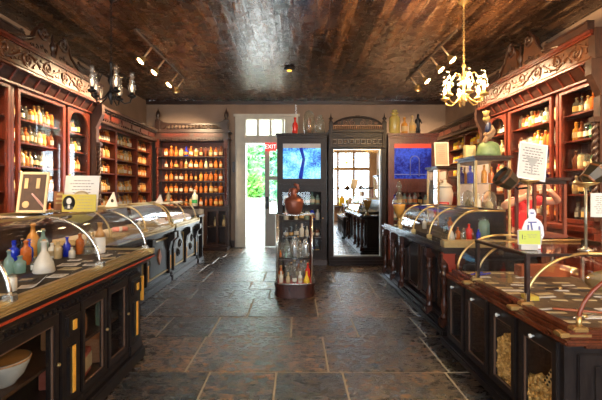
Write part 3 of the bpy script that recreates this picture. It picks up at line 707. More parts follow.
t = thing('open_shelf_cabinet', (-2.35, 8.25, 0), 'narrow black open shelf cabinet at the end of the farthest left counter', 'cabinet')
m = MB(); m.box(-2.05, -2.7, 8.04, 8.09, 0, .95); m.box(-2.05, -2.7, 8.42, 8.47, 0, .95); m.box(-2.66, -2.7, 8.04, 8.47, 0, .95); m.box(-2.02, -2.72, 8.03, 8.49, .95, .99, .006); m.box(-2.03, -2.7, 8.04, 8.47, 0, .08); m.build('carcass', EBONY, t)
box(-2.07, -2.66, 8.09, 8.42, .54, .56).build('shelf', EBONY, t)
bottle('round', 'white', (-2.16, 8.25, .082), .26, .3, 0, 'white bottle standing in the narrow open cabinet by the far counter end', None, 3)

# ---- middle right counter
def turned(m, x, y, z0=.16, z1=.74, r=.042):
    h = z1-z0; P = [(.9, 0), (1, .04), (.6, .08), (.75, .12), (1.0, .2), (.95, .28), (.55, .36), (.5, .45), (.62, .6), (.8, .68), (.5, .72), (1.05, .78), (1.05, .82), (.6, .86), (1.0, .92), (1.05, 1)]
    m.lathe([(r*a, z0+h*b) for a, b in P], (x, y, 0), 12)
    m.box(x-r*1.15, x+r*1.15, y-r*1.15, y+r*1.15, .08, z0); m.box(x-r*1.15, x+r*1.15, y-r*1.15, y+r*1.15, z1, .84)
def mid_right():
    t = thing('display_counter', (2.1, 5.4, 0), 'middle right black counter with turned columns and curved glass case', 'counter', 'glass topped shop counters')
    y0, y1, xb = 4.0, 6.8, 2.75
    m = MB(); m.box(1.49, xb, y0-.04, y1, .88, .915, .012); m.box(1.53, xb, y0-.02, y1-.02, .85, .885, .008); m.box(1.56, xb, y0, y1-.04, .83, .86)
    m.box(1.53, 1.62, y0, y1-.05, .915, .94, .01); m.build('counter_top', solid('polished_black_top', (.035, .03, .03), .15, var=.2), t)
    m = MB(); m.box(1.53, 2.24, y0-.03, y0+.1, .91, .985, .01); m.build('gilt_rail', OLDGOLD, t)
    box(1.62, 2.2, y0+.06, 6.0, .93, .97).build('case_deck', CLOTH, t)
    m = MB(); m.box(1.68, xb, y0+.08, y1-.08, .08, .84); m.box(1.5, xb, y0-.03, y1, 0, .06, .012); m.box(1.53, xb, y0-.01, y1-.02, .06, .11, .012); m.box(1.57, xb, y0+.02, y1-.05, .11, .16, .012); m.build('carcass', EBONY, t)
    cols = [(1.56, 6.72), (1.56, 6.18), (1.56, 5.66), (1.56, 4.5), (1.56, 4.05), (1.70, 4.03), (2.6, 4.05)]
    COLW = wood('turned_column_wood', (.022, .009, .007), (.10, .036, .022), .2)
    for x, y in cols: m = MB(); turned(m, x, y); m.build('turned_column', COLW, t)
    for k, (a, b) in enumerate(((6.25, 6.65), (5.73, 6.11), (5.12, 5.58), (4.58, 5.04), (4.12, 4.43))):
        m = MB(); m.box(1.645, 1.69, a, b, .22, .78, .01); pn = m.build('panel', EBONY, t)
        m = MB()
        for y in (a+.02, b-.02): m.box(1.625, 1.66, y-.015, y+.015, .2, .8, .004)
        for z in (.2, .8): m.box(1.625, 1.66, a, b, z-.02, z+.02, .004)
        m.build('panel_frame', EBROWN, pn)
    m = MB(); m.box(1.74, 2.55, 4.05, 4.09, .2, .78, .01); m.build('end_panel', EBONY, t)
    m = MB()
    for a, b in ((4.12, 5.6),):
        pts = [(a+(b-a)*i/16, .83-.16*(abs(2*i/16-1)**3)) for i in range(17)]
        m.prism(pts+[(b, .84), (a, .84)], 1.57, 1.62, lambda u, v, w_: (w_, u, v))
    m.build('arched_apron', EBONY, t)
    m = MB(); m.prism([(1.66, .55), (1.6, .62), (1.58, .74), (1.53, .8), (1.53, .86), (1.66, .86)], 4.0, 4.07, lambda u, v, w_: (u, w_, v)); m.build('corner_bracket', solid('red_stained_bracket', (.28, .04, .02), .3), t)
    curved_case(t, 1, 1.6, 1.9, 2.2, .95, 1.29, [(4.05, 4.62), (4.62, 5.25), (5.25, 5.9)], [4.05, 4.62, 5.25, 5.9], BRASS, .011, topm=DARKW)
mid_right()

# ---- near right counter
def near_right():
    t = thing('display_counter', (2.0, 2.9, 0), 'near right low counter with four glazed doors and brass cornered glass case', 'counter', 'glass topped shop counters')
    y0, y1, xf, xb = 2.12, 3.8, 1.49, 2.62
    TOP = wood('polished_red_top', (.05, .012, .006), (.16, .045, .018), .22)
    m = MB(); m.box(1.46, xb, y0-.04, y1, .655, .685, .01); m.box(1.50, xb, y0-.01, y1, .685, .705, .008); m.box(1.53, 1.6, y0+.02, y1, .70, .73, .008); m.box(1.5, xb, y0, y0+.06, .70, .73, .008); m.box(1.6, xb, y0, y1, .63, .66); m.build('counter_top', TOP, t)
    box(1.6, 2.55, y0+.06, y1-.03, .69, .715).build('case_deck', solid('dark_case_floor', (.13, .085, .05), .7, var=.7, vscale=16), t)
    m = MB(); m.box(1.42, xb, y0, y1, 0, .07, .012); m.box(xf, xb, y0+.02, y0+.06, .07, .66); m.box(xf, xb, y1-.04, y1, .07, .66); m.box(2.55, xb, y0, y1, .07, .66); m.box(xf, xb, y0+.02, y1, .07, .09); box(1.89, 1.93, y0+.05, y1-.04, .09, .65).build('bin_back', wood('bin_back_wood', (.09, .045, .026), (.26, .14, .08), .5), t)
    m.build('carcass', EBONY, t)
    m = MB(); m.box(1.56, 2.5, y0+.005, y0+.022, .12, .60, .006); e = m.build('end_panel', EBONY, t)
    m = MB(); m.box(1.64, 2.42, y0-.004, y0+.012, .18, .54, .01); m.build('raised_field', EBONY, e)
    ds = [(3.39, 3.74), (2.97, 3.35), (2.59, 2.93), (2.17, 2.55)]
    for a, b in ds:
        m = MB(); f = .05; zb, zt = .08, .65
        m.box(xf-.02, xf+.02, a, a+f, zb, zt, .005); m.box(xf-.02, xf+.02, b-f, b, zb, zt, .005); m.box(xf-.02, xf+.02, a, b, zb, zb+f, .005); m.box(xf-.02, xf+.02, a, b, zt-.08, zt, .005)
        d = m.build('door', EBONY, t); box(xf, xf+.004, a+f, b-f, zb+f, zt-.08).build('glass_pane', DGLASS, d)
        b0, b1, c0, c1 = a+f, b-f, zb+f, zt-.08; m = MB(); q = .008
        m.box(xf-.012, xf, b0, b0+q, c0, c1); m.box(xf-.012, xf, b1-q, b1, c0, c1); m.box(xf-.012, xf, b0, b1, c0, c0+q); m.box(xf-.012, xf, b0, b1, c1-q, c1); m.build('bead', BEAD, d)
        m = MB(); m.lathe([(.006, 0), (.006, .012), (.014, .02), (.012, .03), (.001, .033)], (xf-.02, (a+b)/2+.02, zt-.045), 10, axis=(-1, 0, 0)); m.build('knob', WHITEC, d)
        box(xf+.03, 1.9, a-.02, a-.005, .09, .65).build('bin_divider', EBROWN, t)
    for y in (3.36, 2.64, y0+.03):
        m = MB(); m.box(1.455, 1.63, y-.035, y+.035, .69, .715, .006); m.box(1.53, 1.62, y-.03, y+.03, .71, .745, .008); m.tube([(1.58, y, .73), (1.58, y, .80)], .014, 8); m.build('brass_corner', BRASS, t)
    # curved end sections and straight wooden framed middle section
    xc, zt, z0 = 2.0, 1.07, .74
    RW = solid('red_brown_rib', (.20, .045, .02), .25, var=.2)
    for (a, b) in ((2.16, 2.64), (3.36, 3.76)):
        pr = arc_prof(1.58, xc, z0, zt); m = MB()
        A = [m.b.verts.new((u, a+.004, v)) for u, v in pr+[(2.5, zt)]]; B = [m.b.verts.new((u, b-.004, v)) for u, v in pr+[(2.5, zt)]]
        for i in range(len(A)-1): f = m.b.faces.new((A[i], A[i+1], B[i+1], B[i])); f.smooth = i < len(pr)-1
        m.build('bent_glass', GLASS, t)
    for y, mt in ((2.16, RW), (2.64, BRASS), (3.36, BRASS), (3.76, BRASS)):
        m = MB(); m.tube([(u, y, v) for u, v in arc_prof(1.58, xc, z0, zt)], .011, 8); m.tube([(xc, y, zt), (2.5, y, zt)], .011, 8); m.build('rib', mt, t)
    m = MB(); m.box(1.585, 1.588, 2.64, 3.36, .75, 1.05); m.build('front_glass', GLASS, t)
    m = MB(); m.box(1.6, 2.5, 2.65, 3.35, 1.055, 1.059); m.build('top_glass', GLASS, t)
    for y in (2.64, 3.36): m = MB(); m.box(1.57, 1.6, y-.015, y+.015, .73, 1.06, .004); m.build('post', DARKW, t)
    m = MB(); m.box(1.565, 1.6, 2.62, 3.38, 1.05, 1.075, .005); m.box(1.57, 2.5, 2.63, 2.655, 1.05, 1.07, .004); m.box(2.48, 2.52, 2.14, 3.78, 1.05, 1.08, .005); m.build('top_rail', DARKW, t)
    for y in (2.16, 2.64, 3.36, 3.76): m = MB(); m.box(2.49, 2.51, y-.01, y+.01, .715, 1.06); m.build('back_post', STEEL, t)
near_right()
# contents of the four bins: corks as uncountable heaps, one pale shell
def heap(yA, yB, ztop, name, label, cols, seed, n=700):
    rr = random.Random(seed); m = MB()
    for i in range(n):
        y = rr.uniform(yA, yB); x = rr.uniform(1.512, 1.575); zm = ztop*(1-.25*abs((y-(yA+yB)/2)/(yB-yA)*2))*1
        z = .11+(zm-.11)*rr.random(); d = Vector((rr.uniform(-.3, .3), rr.uniform(-1, 1), rr.uniform(-1, 1)))
        nf = len(m.b.faces); m.lathe([(.009, -.018), (.012, .0), (.010, .018)], (x, y, z), 6, axis=d)
        m.b.faces.ensure_lookup_table(); k = rr.randrange(2)
        for f in m.b.faces[nf:]: f.material_index = k
    m.box(1.545, 1.89, yA+.0, yB-.0, .092, ztop*.74)
    o = m.build(name, [solid(name+'_m%d' % i, c, .6, var=.3, vscale=40) for i, c in enumerate(cols)]); tag(o, label, 'corks', None, 'stuff')
heap(2.595, 2.95, .47, 'corks', 'heap of golden corks behind the third glazed bin door', ((.62, .40, .13), (.42, .25, .07)), 1)
heap(2.19, 2.56, .36, 'corks', 'heap of pale corks behind the glazed bin door nearest the camera', ((.62, .46, .2), (.40, .28, .1)), 2)
t = thing('cork_press', (1.53, 2.33, .33), 'toothed wooden cork strip lying on the pale corks', 'cork strip', rot=(0.6, 0, 0))
m = MB(); m.box(-.02, .02, -.03, .03, -.0, .16, .005)
m.build('strip', solid('cork_strip', (.5, .36, .15), .6), t, local=True)
m = MB()
for i in range(5):
    for q in (-.014, .014): m.lathe([(.008, 0), (.008, .004)], (-.021, q, .02+i*.03), 8, axis=(-1, 0, 0))
m.build('studs', BLACKM, t, local=True)
m = MB()
for i in range(14):
    a = i*.5; r = .02+.0035*i; m.ball((1.58, 3.52+r*math.cos(a)*.7, .2+r*math.sin(a)*1.4+.05), .012+.0022*i, 8)
tag(m.build('seashell', solid('shell', (.62, .56, .38), .5)), 'pale curled shell behind the glazed bin door farthest from the camera', 'shell')
bpy.data.objects['seashell'].data.name = 'seashell'

# ------------------------------------------------------------------ back unit: two tower cabinets and a mirror
SB1 = stained('glowing_pale_blue_stained_glass', [(.36, (.003, .006, .22)), (.43, (.01, .07, .5)), (.47, (.05, .30, .72)), (.53, (.14, .52, .85)), (.64, (.45, .85, 1.0))], .5, 9)
SB2 = stained('glowing_deep_blue_stained_glass', [(.3, (.002, .003, .05)), (.47, (.004, .009, .16)), (.6, (.03, .08, .6))], .32, 6)
def tower(x0, x1, label, wd, pane, strip, right):
    y0, y1 = 7.8, 8.3; t = thing('tower_cabinet', ((x0+x1)/2, 8.05, 0), label, 'cabinet', 'tower cabinets beside the mirror')
    zt = 2.62
    m = MB(); m.box(x0, x1, y1-.03, y1, 0, zt); m.box(x0, x0+.05, y0, y1, 0, zt); m.box(x1-.05, x1, y0, y1, 0, zt); m.box(x0, x1, y0, y1, 1.56, 1.64); m.box(x0, x1, y0, y1, zt-.08, zt); m.box(x0, x1, y0, y1, .12, .2); m.build('carcass', wd, t)
    m = MB(); m.box(x0-.03, x1+.03, y0-.06, y1, zt, zt+.045, .01); m.box(x0-.01, x1+.01, y0-.03, y1, zt-.05, zt, .008); m.build('cornice', wd, t)
    m = MB(); m.box(x0-.01, x1+.01, y0-.05, y1, 0, .12, .012); m.build('plinth', DARKW, t)
    m = MB(); f = .12
    m.box(x0+.02, x0+f, y0-.02, y0+.02, 1.64, zt-.06, .008); m.box(x1-f, x1-.02, y0-.02, y0+.02, 1.64, zt-.06, .008); m.box(x0+.02, x1-.02, y0-.02, y0+.02, 1.64, 1.75, .008); m.box(x0+.02, x1-.02, y0-.02, y0+.02, 2.46, zt-.06, .008)
    m.box(x0, x1, y0-.05, y0, 1.56, 1.62, .01); fr = m.build('window_frame', wd, t)
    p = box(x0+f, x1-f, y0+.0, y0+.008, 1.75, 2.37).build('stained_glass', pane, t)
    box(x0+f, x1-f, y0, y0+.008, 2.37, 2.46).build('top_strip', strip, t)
    m = MB(); xm = (x0+x1)/2
    if not right:
        m.tube([(xm-.02, y0-.003, 2.37), (xm+.04, y0-.003, 2.15), (xm-.03, y0-.003, 1.75)], [.035, .03, .045], 6)
        m.build('painted_figure', stained('glowing_dark_blue_glass', [(.3, (.005, .008, .1)), (.7, (.02, .05, .4))], .5, 12), p)
    else:
        pts = [(xm-.05, y0-.004, 1.8), (xm-.05, y0-.004, 2.1)]+[(xm+.09*-math.cos(a)+.04, y0-.004, 2.12+.09*math.sin(a)) for a in [PI*i/8 for i in range(9)]]+[(xm+.13, y0-.004, 1.8)]
        m.tube(pts, .008, 6); m.box(x0+f, x1-f, y0-.006, y0, 1.83, 1.845); m.build('leading', solid('pale_lead', (.16, .2, .4), .4), p)
    # lower glazed door with shelves
    for z in (.55, .9, 1.22): box(x0+.05, x1-.05, y0+.06, y1-.03, z-.02, z).build('shelf', wd, t)
    m = MB(); m.box(x0+.04, x0+.11, y0-.01, y0+.025, .2, 1.56, .005); m.box(x1-.11, x1-.04, y0-.01, y0+.025, .2, 1.56, .005); m.box(x0+.04, x1-.04, y0-.01, y0+.025, .2, .3, .005); m.box(x0+.04, x1-.04, y0-.01, y0+.025, 1.48, 1.56, .005)
    d = m.build('door', wd, t); box(x0+.11, x1-.11, y0+.005, y0+.009, .3, 1.48).build('glass_pane', DGLASS, d)
    m = MB(); m.ball((x1-.075, y0-.02, .95), .015, 8); m.build('knob', BRASS, d)
    nm = 'right tower cabinet' if right else 'left tower cabinet'
    for k, z in enumerate((1.22, .9, .55, .2)):
        fill_row((x0+.12, y0+.2, z+.003), ((x1-x0-.24)/7, 0, 0), 7, z+.003, (.2, .26), ['clear', 'clear', 'dark', 'blue', 'brown', 'teal', 'white'], -PI/2, nm, SHELFW[k] if k < 3 else 'lowest', 'bottles in the '+nm)
    return t
RED_STRIP = solid('red_top_strip', (.45, .04, .02), .3, emis=(.6, .05, .02), es=.35)  # strip given a faint glow of its own
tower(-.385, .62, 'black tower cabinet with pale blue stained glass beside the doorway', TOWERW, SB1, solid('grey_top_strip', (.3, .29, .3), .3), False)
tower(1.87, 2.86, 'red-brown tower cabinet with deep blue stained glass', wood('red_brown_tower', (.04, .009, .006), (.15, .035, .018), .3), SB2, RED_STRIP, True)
def mirror_unit():
    x0, x1, y0, y1 = .66, 1.83, 7.8, 8.3
    t = thing('mirror_stand', (1.25, 8.05, 0), 'tall carved black mirror stand with arched crest between two tower cabinets', 'mirror')
    m = MB(); m.box(x0, x1, y0+.12, y1, .0, 2.75); m.box(x0, x0+.1, y0, y1, .1, 2.4, .008); m.box(x1-.1, x1, y0, y1, .1, 2.4, .008); m.box(x0, x1, y0-.02, y1, .09, .17, .01); m.build('frame', TOWERW, t)
    m = MB(); m.box(x0, x1, y0-.09, y1, 0, .05, .012); m.box(x0, x1, y0-.05, y1, .05, .1, .012); m.build('plinth', TOWERW, t)
    m, nt, out = _new('silvered_mirror'); g = N(nt, 'ShaderNodeBsdfGlossy', Roughness=.004); g.inputs[0].default_value = (.88, .9, .9, 1); L(nt, g.outputs[0], out.inputs[0])
    box(x0+.1, x1-.1, y0+.108, y0+.118, .17, 2.36).build('mirror_glass', m, t)
    m = MB(); gb = .02
    m.box(x0+.1, x0+.1+gb, y0+.09, y0+.11, .17, 2.36); m.box(x1-.1-gb, x1-.1, y0+.09, y0+.11, .17, 2.36); m.box(x0+.1, x1-.1, y0+.09, y0+.11, .17, .17+gb); m.box(x0+.1, x1-.1, y0+.09, y0+.11, 2.34, 2.36); m.build('mirror_bead', solid('silver_bead', (.45, .45, .43), .3, metal=.7), t)
    m = MB(); m.box(x0, x1, y0-.04, y1, 2.38, 2.42, .008); m.box(x0, x1, y0-.04, y1, 2.58, 2.63, .008); m.box(x0, x1, y0, y1, 2.4, 2.72); m.box(x0, x1, y0-.06, y1, 2.68, 2.74, .012)
    en = m.build('entablature', TOWERW, t)
    for i in range(9):
        x = x0+.06+(x1-x0-.12)*(i+.5)/9; m = MB()
        for a, b, c, d in ((-.045, -.033, -.045, .045), (.033, .045, -.045, .045), (-.045, .045, -.045, -.033), (-.045, .045, .033, .045)): m.box(x+a, x+b, y0-.03, y0+.01, 2.5+c, 2.5+d)
        m.lathe([(.026, 0), (.026, .02), (.015, .03), (.001, .032)], (x, y0, 2.5), 10, axis=(0, -1, 0)); m.build('rosette', solid('grey_brown_rosette', (.10, .07, .05), .4), en)
    # crest
    xc = (x0+x1)/2; w = (x1-x0)/2-.06; f = lambda u, v, q: (u, q, v)
    arc = [(xc+w*math.cos(PI*i/20), 2.76+.24*math.sin(PI*i/20)) for i in range(21)]
    m = MB(); m.prism(arc, y0, y0+.06, f); cr = m.build('arched_crest', TOWERW, t)
    m = MB(); m.tube([(u, y0-.005, v) for u, v in arc], .022, 6); m.box(xc-.05, xc+.05, y0-.02, y0+.04, 2.99, 3.03, .008); m.build('crest_moulding', TOWERW, cr)
    ff = lambda u, v: (u, y0-.006, v)
    for sg in (-1, 1):
        m = MB()
        for q, r in ((.1, .07), (.24, .055), (.37, .035)): m.tube(spiral(ff, xc+sg*q, 2.88-.0*q, r, 1.5, PI/2, -sg), .010, 6)
        m.build('crest_carving', wood('crest_carving_wood', (.05, .02, .012), (.14, .06, .03), .4), cr)
    m = MB(); n = 24
    for i in range(n): x = xc-w+.04+(2*w-.08)*i/(n-1); m.lathe([(.010, 2.745), (.016, 2.77), (.010, 2.79), (.014, 2.815)], (x, y0-.025, 0), 6)
    m.box(xc-w, xc+w, y0-.04, y0, 2.815, 2.83); m.build('spindle_row', wood('spindle_wood', (.12, .06, .03), (.3, .16, .08), .4), cr)
    for x in (x0+.045, x1-.045):
        m = MB(); m.box(x-.04, x+.04, y0-.07, y0+.03, 2.36, 2.9, .008); m.lathe([(.04, 2.9), (.02, 2.93), (.05, 2.96), (.02, 2.99), (.012, 3.01), (.001, 3.08)], (x, y0-.02, 0), 10); m.build('finial_post', TOWERW, t)
mirror_unit()

# things on top of the towers
ZT = 2.668
bottle('tall', 'red', (-.02, 7.95, ZT), .36, .42, -PI/2, 'red filled bottle on top of the left tower cabinet', None, None, 'glass')
t = thing('glass_dome', (.27, 8.0, ZT), 'tall oval glass dome jar on top of the left tower cabinet', 'jar')
MB().lathe([(.06, 0), (.09, .03), (.115, .14), (.115, .38), (.08, .47), (.03, .5), (.001, .505)], t.location, 16).build('dome', TGLASS, t)
MB().lathe([(.1, 0), (.11, .01), (.1, .025)], t.location, 16).build('base', DARKW, t)
MB().lathe([(.03, .03), (.06, .1), (.03, .2), (.05, .3), (.001, .38)], t.location, 12).build('dried_specimen', solid('dried_brown', (.25, .10, .05), .7), t)
bottle('apoth', 'clear', (.50, 7.97, ZT), .42, .55, -PI/2, 'clear stoppered bottle beside the glass dome on the left tower cabinet', None, None, 'glass')
GCOL['pale_yellow'] = glass('pale_yellow_glass', (.95, .9, .55), 1.2, .04, .05, .5, (.75, .66, .25))
bottle('apoth', 'pale_yellow', (2.04, 7.97, ZT), .54, .62, -PI/2, 'large yellowish stoppered bottle on the right tower cabinet', None, None, 'glass')
bottle('tall', 'honey', (2.24, 7.95, ZT), .36, .44, -PI/2, 'labelled honey coloured bottle next to the large yellowish bottle', None, 1, 'cork')
bottle('tall', 'cream', (2.40, 7.95, ZT), .39, .46, -PI/2, 'labelled cream bottle beside the dark statuette on the right tower', None, 2, 'cork')
def skin_fig(name, verts, edges, radii, mat, parent=None, sub=1):
    me = bpy.data.meshes.new(name); me.from_pydata(verts, edges, []); me.materials.append(mat)
    o = bpy.data.objects.new(name, me); COL.objects.link(o)
    if parent: o.parent = parent
    md = o.modifiers.new('skin', 'SKIN'); md.use_smooth_shade = True
    if not me.skin_vertices: me.skin_vertices.new(name='')
    for i, r in enumerate(radii):
        sv = me.skin_vertices[0].data[i]; sv.radius = (r, r) if not isinstance(r, tuple) else r; sv.use_root = (i == 0)
    sb = o.modifiers.new('sub', 'SUBSURF'); sb.levels = sub; sb.render_levels = sub
    return o
t = thing('statuette', (2.53, 7.98, ZT), 'dark standing statuette at the end of the right tower cabinet top', 'statuette')
skin_fig('figure', [(0,0,.2), (0,0,.28), (0,0,.33), (0,0,.37), (0,0,.43), (.02,0,.12), (.025,0,.03), (-.02,0,.12), (-.025,0,.03), (.05,0,.3), (.07,-.02,.22), (-.05,0,.3), (-.06,-.03,.22)], [(0,1),(1,2),(2,3),(3,4),(0,5),(5,6),(0,7),(7,8),(1,9),(9,10),(1,11),(11,12)], [.04,.045,.025,.03,.025,.028,.025,.028,.025,.018,.014,.018,.014], BLACKM, t)
MB().lathe([(.07, 0), (.07, .02), (.05, .035)], t.location, 14).build('base', BLACKM, t)

# ------------------------------------------------------------------ centre display case
def centre():
    cx, cy, a, b = -.02, 5.62, .285, .27
    t = thing('display_case', (cx, cy, 0), 'rounded free-standing glass display case on a dark wooden base in the aisle', 'display case')
    def foot(k=1.0, n=40, p=3.2):
        out = []
        for i in range(n):
            th = 2*PI*i/n; c, s_ = math.cos(th), math.sin(th)
            out.append((cx+k*a*math.copysign(abs(c)**(2/p), c), cy+k*b*math.copysign(abs(s_)**(2/p), s_)))
        return out
    V = lambda u, v, w: (u, v, w)
    m = MB(); m.prism(foot(.96), 0, .02, V); m.prism(foot(1.03), .02, .05, V); m.prism(foot(1.0), .05, .16, V); m.prism(foot(1.05), .16, .185, V); m.prism(foot(1.0), .185, .2, V); m.build('base', wood('case_base_wood', (.02, .006, .005), (.07, .02, .014), .25), t)
    box(cx-a*.86, cx+a*.86, cy-b*.86, cy+b*.86, .2, .205).build('red_lining', solid('red_felt', (.35, .03, .02), .9), t)
    m = MB(); F = foot(.97); A = [m.b.verts.new((x, y, .2)) for x, y in F]; B = [m.b.verts.new((x, y, 1.16)) for x, y in F]
    for i in range(len(F)): j = (i+1) % len(F); f = m.b.faces.new((A[i], A[j], B[j], B[i])); f.smooth = True
    m.build('glass_wall', GLASS, t)
    m = MB(); m.prism(foot(1.02), 1.16, 1.172, V); m.build('glass_top', glass('top_plate_glass', (.9, .96, .95), 1.4, .05), t)
    m = MB(); m.prism(foot(.88), .56, .568, V); m.build('glass_shelf', glass('shelf_glass', (.9, .96, .95), 1.2, .03), t)
    for sx, sy, mt in ((-1, -1, STEEL), (1, -1, STEEL), (-1, 1, STEEL), (1, 1, MAHOG_V)):
        x, y = cx+sx*a*.86, cy+sy*b*.86; m = MB(); m.tube([(x, y, .2), (x, y, 1.16)], .011 if mt is STEEL else .018, 8); m.build('post', mt, t)
    m = MB(); F = foot(1.0); m.tube([(x, y, 1.165) for x, y in F], .009, 6, closed=True); m.build('rim', STEEL, t); MB().tube([(x, y, .205) for x, y in F], .008, 6, closed=True).build('lower_rim', STEEL, t)
    g = 'bottles in the centre display case'
    lower = [('round', 'white', -.19, -.17, .15, 0), ('round', 'cream', -.09, -.2, .14, 1), ('apoth', 'clear', .0, -.21, .16, 0), ('round', 'white', .08, -.18, .15, 1), ('flask', 'yellow', .17, -.17, .17, None), ('tall', 'red', .19, -.05, .26, None), ('round', 'amber', -.2, -.03, .2, 1), ('apoth', 'clear', -.1, -.05, .26, None), ('tall', 'clear', .0, -.06, .3, None), ('tall', 'clear', .09, -.04, .28, None), ('round', 'dark', -.18, .1, .25, None), ('flask', 'clear', -.05, .1, .25, None), ('apoth', 'brown', .06, .12, .22, 1), ('round', 'clear', .16, .1, .25, None)]
    for i, (sh, c, dx, dy, h, pp) in enumerate(lower):
        row = ('front', 'middle', 'back')[0 if dy < -.1 else 1 if dy < .05 else 2]
        bottle(sh, c, (cx+dx, cy+dy, .207), h, h*1.05, -PI/2, '%s %s in the %s row, red floor of the centre display case%s' % (GWORD.get(c, c), WORD[sh], row, ['', ', leftmost'][i in (0, 6)] if i in (0, 3, 6) else ', taller' if i == 8 else ''), g, pp)
    upper = [('apoth', 'clear', -.18, -.12, .2), ('jar', 'clear', -.08, -.16, .17), ('tall', 'silver', .0, -.1, .27), ('tall', 'clear', .08, -.15, .22), ('apoth', 'silver', .16, -.1, .26), ('tall', 'clear', -.12, .05, .28), ('flask', 'clear', .05, .08, .28), ('round', 'teal', -.12, -.2, .08), ('round', 'amber', -.2, -.2, .09), ('apoth', 'white', .15, .08, .22), ('jar', 'silver', -.02, .14, .22)]
    for i, (sh, c, dx, dy, h) in enumerate(upper):
        bottle(sh, c, (cx+dx, cy+dy, .571), h, h*1.0, -PI/2, '%s %s, %s piece on the upper glass shelf of the centre display case' % (GWORD.get(c, c), WORD[sh], ORD[i]), g, None)
    # copper jug on top
    t = thing('copper_jug', (-.03, 5.62, 1.172), 'brown copper jug with narrow neck and spout on top of the centre display case', 'jug')
    P = [(.001, 0), (.085, 0), (.1, .012), (.128, .09), (.14, .17), (.128, .215), (.07, .245), (.045, .265), (.04, .3), (.05, .33), (.035, .37), (.001, .375)]
    CU = solid('old_copper', (.20, .065, .04), .35, metal=.45, var=.35, vscale=12)
    MB().lathe(P, t.location, 24).build('body', CU, t)
    c = Vector(t.location)
    MB().tube([c+Vector(p) for p in ((.035, 0, .31), (.06, -.01, .36), (.05, -.02, .41), (.0, -.02, .425))], [.02, .024, .026, .02], 10).build('spout', CU, t)
    MB().tube([c+Vector(p) for p in ((-.035, 0, .36), (-.062, 0, .355), (-.072, 0, .31), (-.075, 0, .25))], .010, 8).build('handle', CU, t)
    MB().lathe([(.139, .165), (.144, .17), (.139, .175)], t.location, 24).build('band', CU, t)
centre()
cd = thing('card', (.16, 5.5, 1.174), 'small pale blue card lying on the glass top beside the copper jug', 'card', rot=(0, 0, .3))
MB().box(-.06, .06, -.04, .04, 0, .004).build('sheet', solid('pale_blue_card', (.5, .68, .8), .5), cd, local=True)

# ------------------------------------------------------------------ paper signs and small things
def sign(name, loc, w, h, label, cat, tilt=-.25, rotz=0, mat=None, frame=None, lines=6, parts=None, leg=True, seed=0):
    """upright sheet, +local: x right, z up, front -y"""
    t = thing(name, loc, label, cat, rot=(tilt, 0, rotz)); rr = random.Random(seed)
    MB().box(-w/2, w/2, 0, .006, 0, h).build('sheet', mat or PAPER, t, local=True)
    if frame:
        m = MB(); b = frame[0]
        for a in ((-w/2-b, -w/2, -b, h+b), (w/2, w/2+b, -b, h+b), (-w/2, w/2, -b, 0), (-w/2, w/2, h, h+b)): m.box(a[0], a[1], -.008, .012, a[2], a[3], .003)
        m.build('frame', frame[1], t, local=True)
    if lines:
        m = MB()
        for i in range(lines):
            z = h*(.84-.68*i/max(1, lines-1)) if not parts else parts[1]+(parts[2]-parts[1])*i/max(1, lines-1)
            ww = w*.38*rr.uniform(.6, 1); xo = parts[0] if parts else 0; ww = ww if not parts else ww*.62
            x = xo-ww
            while x < xo+ww: l = rr.uniform(.012, .03); m.box(x, min(x+l, xo+ww), -.0012, 0, z, z+h*.026); x += l+.007
        m.build('print', solid('grey_print', (.25, .24, .22), .8), t, local=True)
    if leg:
        m = MB(); m.obox(Vector((0, .05, h*.35)), (w*.3, .005, h*.75), Matrix.Rotation(.25, 3, 'X')); m.build('easel_back', PAPER if mat is None else mat, t, local=True)
    return t
# left counter top signs
zc = 1.315
t = sign('paper_notice', (-2.03, 3.62, zc), .30, .34, 'white printed notice standing on the near left case behind the yellow card', 'notice', -.22, .18, lines=9, seed=1)
m = MB(); m.lathe([(.05, 0), (.001, .001)], (0, -.003, .14), 16, axis=(0, -1, 0), sx=1.4); m.build('pale_emblem', solid('emblem_cream', (.8, .72, .5), .7), t, local=True)
t = sign('portrait_card', (-1.94, 3.44, zc), .28, .155, 'yellow card with a portrait of a man standing on the near left case', 'card', -.1, .18, solid('yellow_card', (.52, .41, .05), .6, var=.1), lines=5, parts=(.045, .13, .025), seed=4)
m = MB(); m.lathe([(.052, 0), (.001, .001)], (-.085, -.002, .08), 20, axis=(0, -1, 0), sy=1.25, sx=1); m.build('dark_oval', solid('oval_ink', (.02, .02, .02), .7), t, local=True)
m = MB(); m.ball((-.083, -.004, .095), .022, 10, sy=.15, sz=1.3); m.obox(Vector((-.083, -.004, .045)), (.018, .003, .03)); m.build('portrait_face', solid('portrait_pale', (.72, .68, .6), .7), t, local=True)
m = MB(); m.obox(Vector((-.085, -.0035, .035)), (.07, .002, .028)); m.build('portrait_coat', INK, t, local=True)
t = sign('picture_frame', (-2.27, 3.3, 1.335), .195, .315, 'leaning gilt picture frame with a red and black print on the near left counter', 'picture', -.2, .1, solid('print_brown', (.06, .028, .015), .6, var=.7, vscale=18), (.022, solid('pale_gilt', (.62, .5, .28), .4)), lines=0, seed=2)
m = MB()
for i in range(6): m.obox(Vector((.03+.012*i, -.002, .10-.012*i)), (.012, .002, .12), Matrix.Rotation(-.7, 3, 'Y'))
m.build('striped_figure', solid('print_pink', (.7, .4, .35), .6), t, local=True)
PG = solid('print_gold', (.55, .38, .18), .6); MB().ball((-.05, -.002, .05), .03, 10, sy=.1).build('printed_medallion', PG, t, local=True)
for a, b in ((-.075, -.045), (.02, .05)): MB().box(a, b, -.008, 0, .19, .28).build('printed_column', PG, t, local=True)
t = thing('book', (-2.30, 3.74, zc), 'brown book standing on end between the picture frame and the white notice', 'book', rot=(-.1, 0, .15))
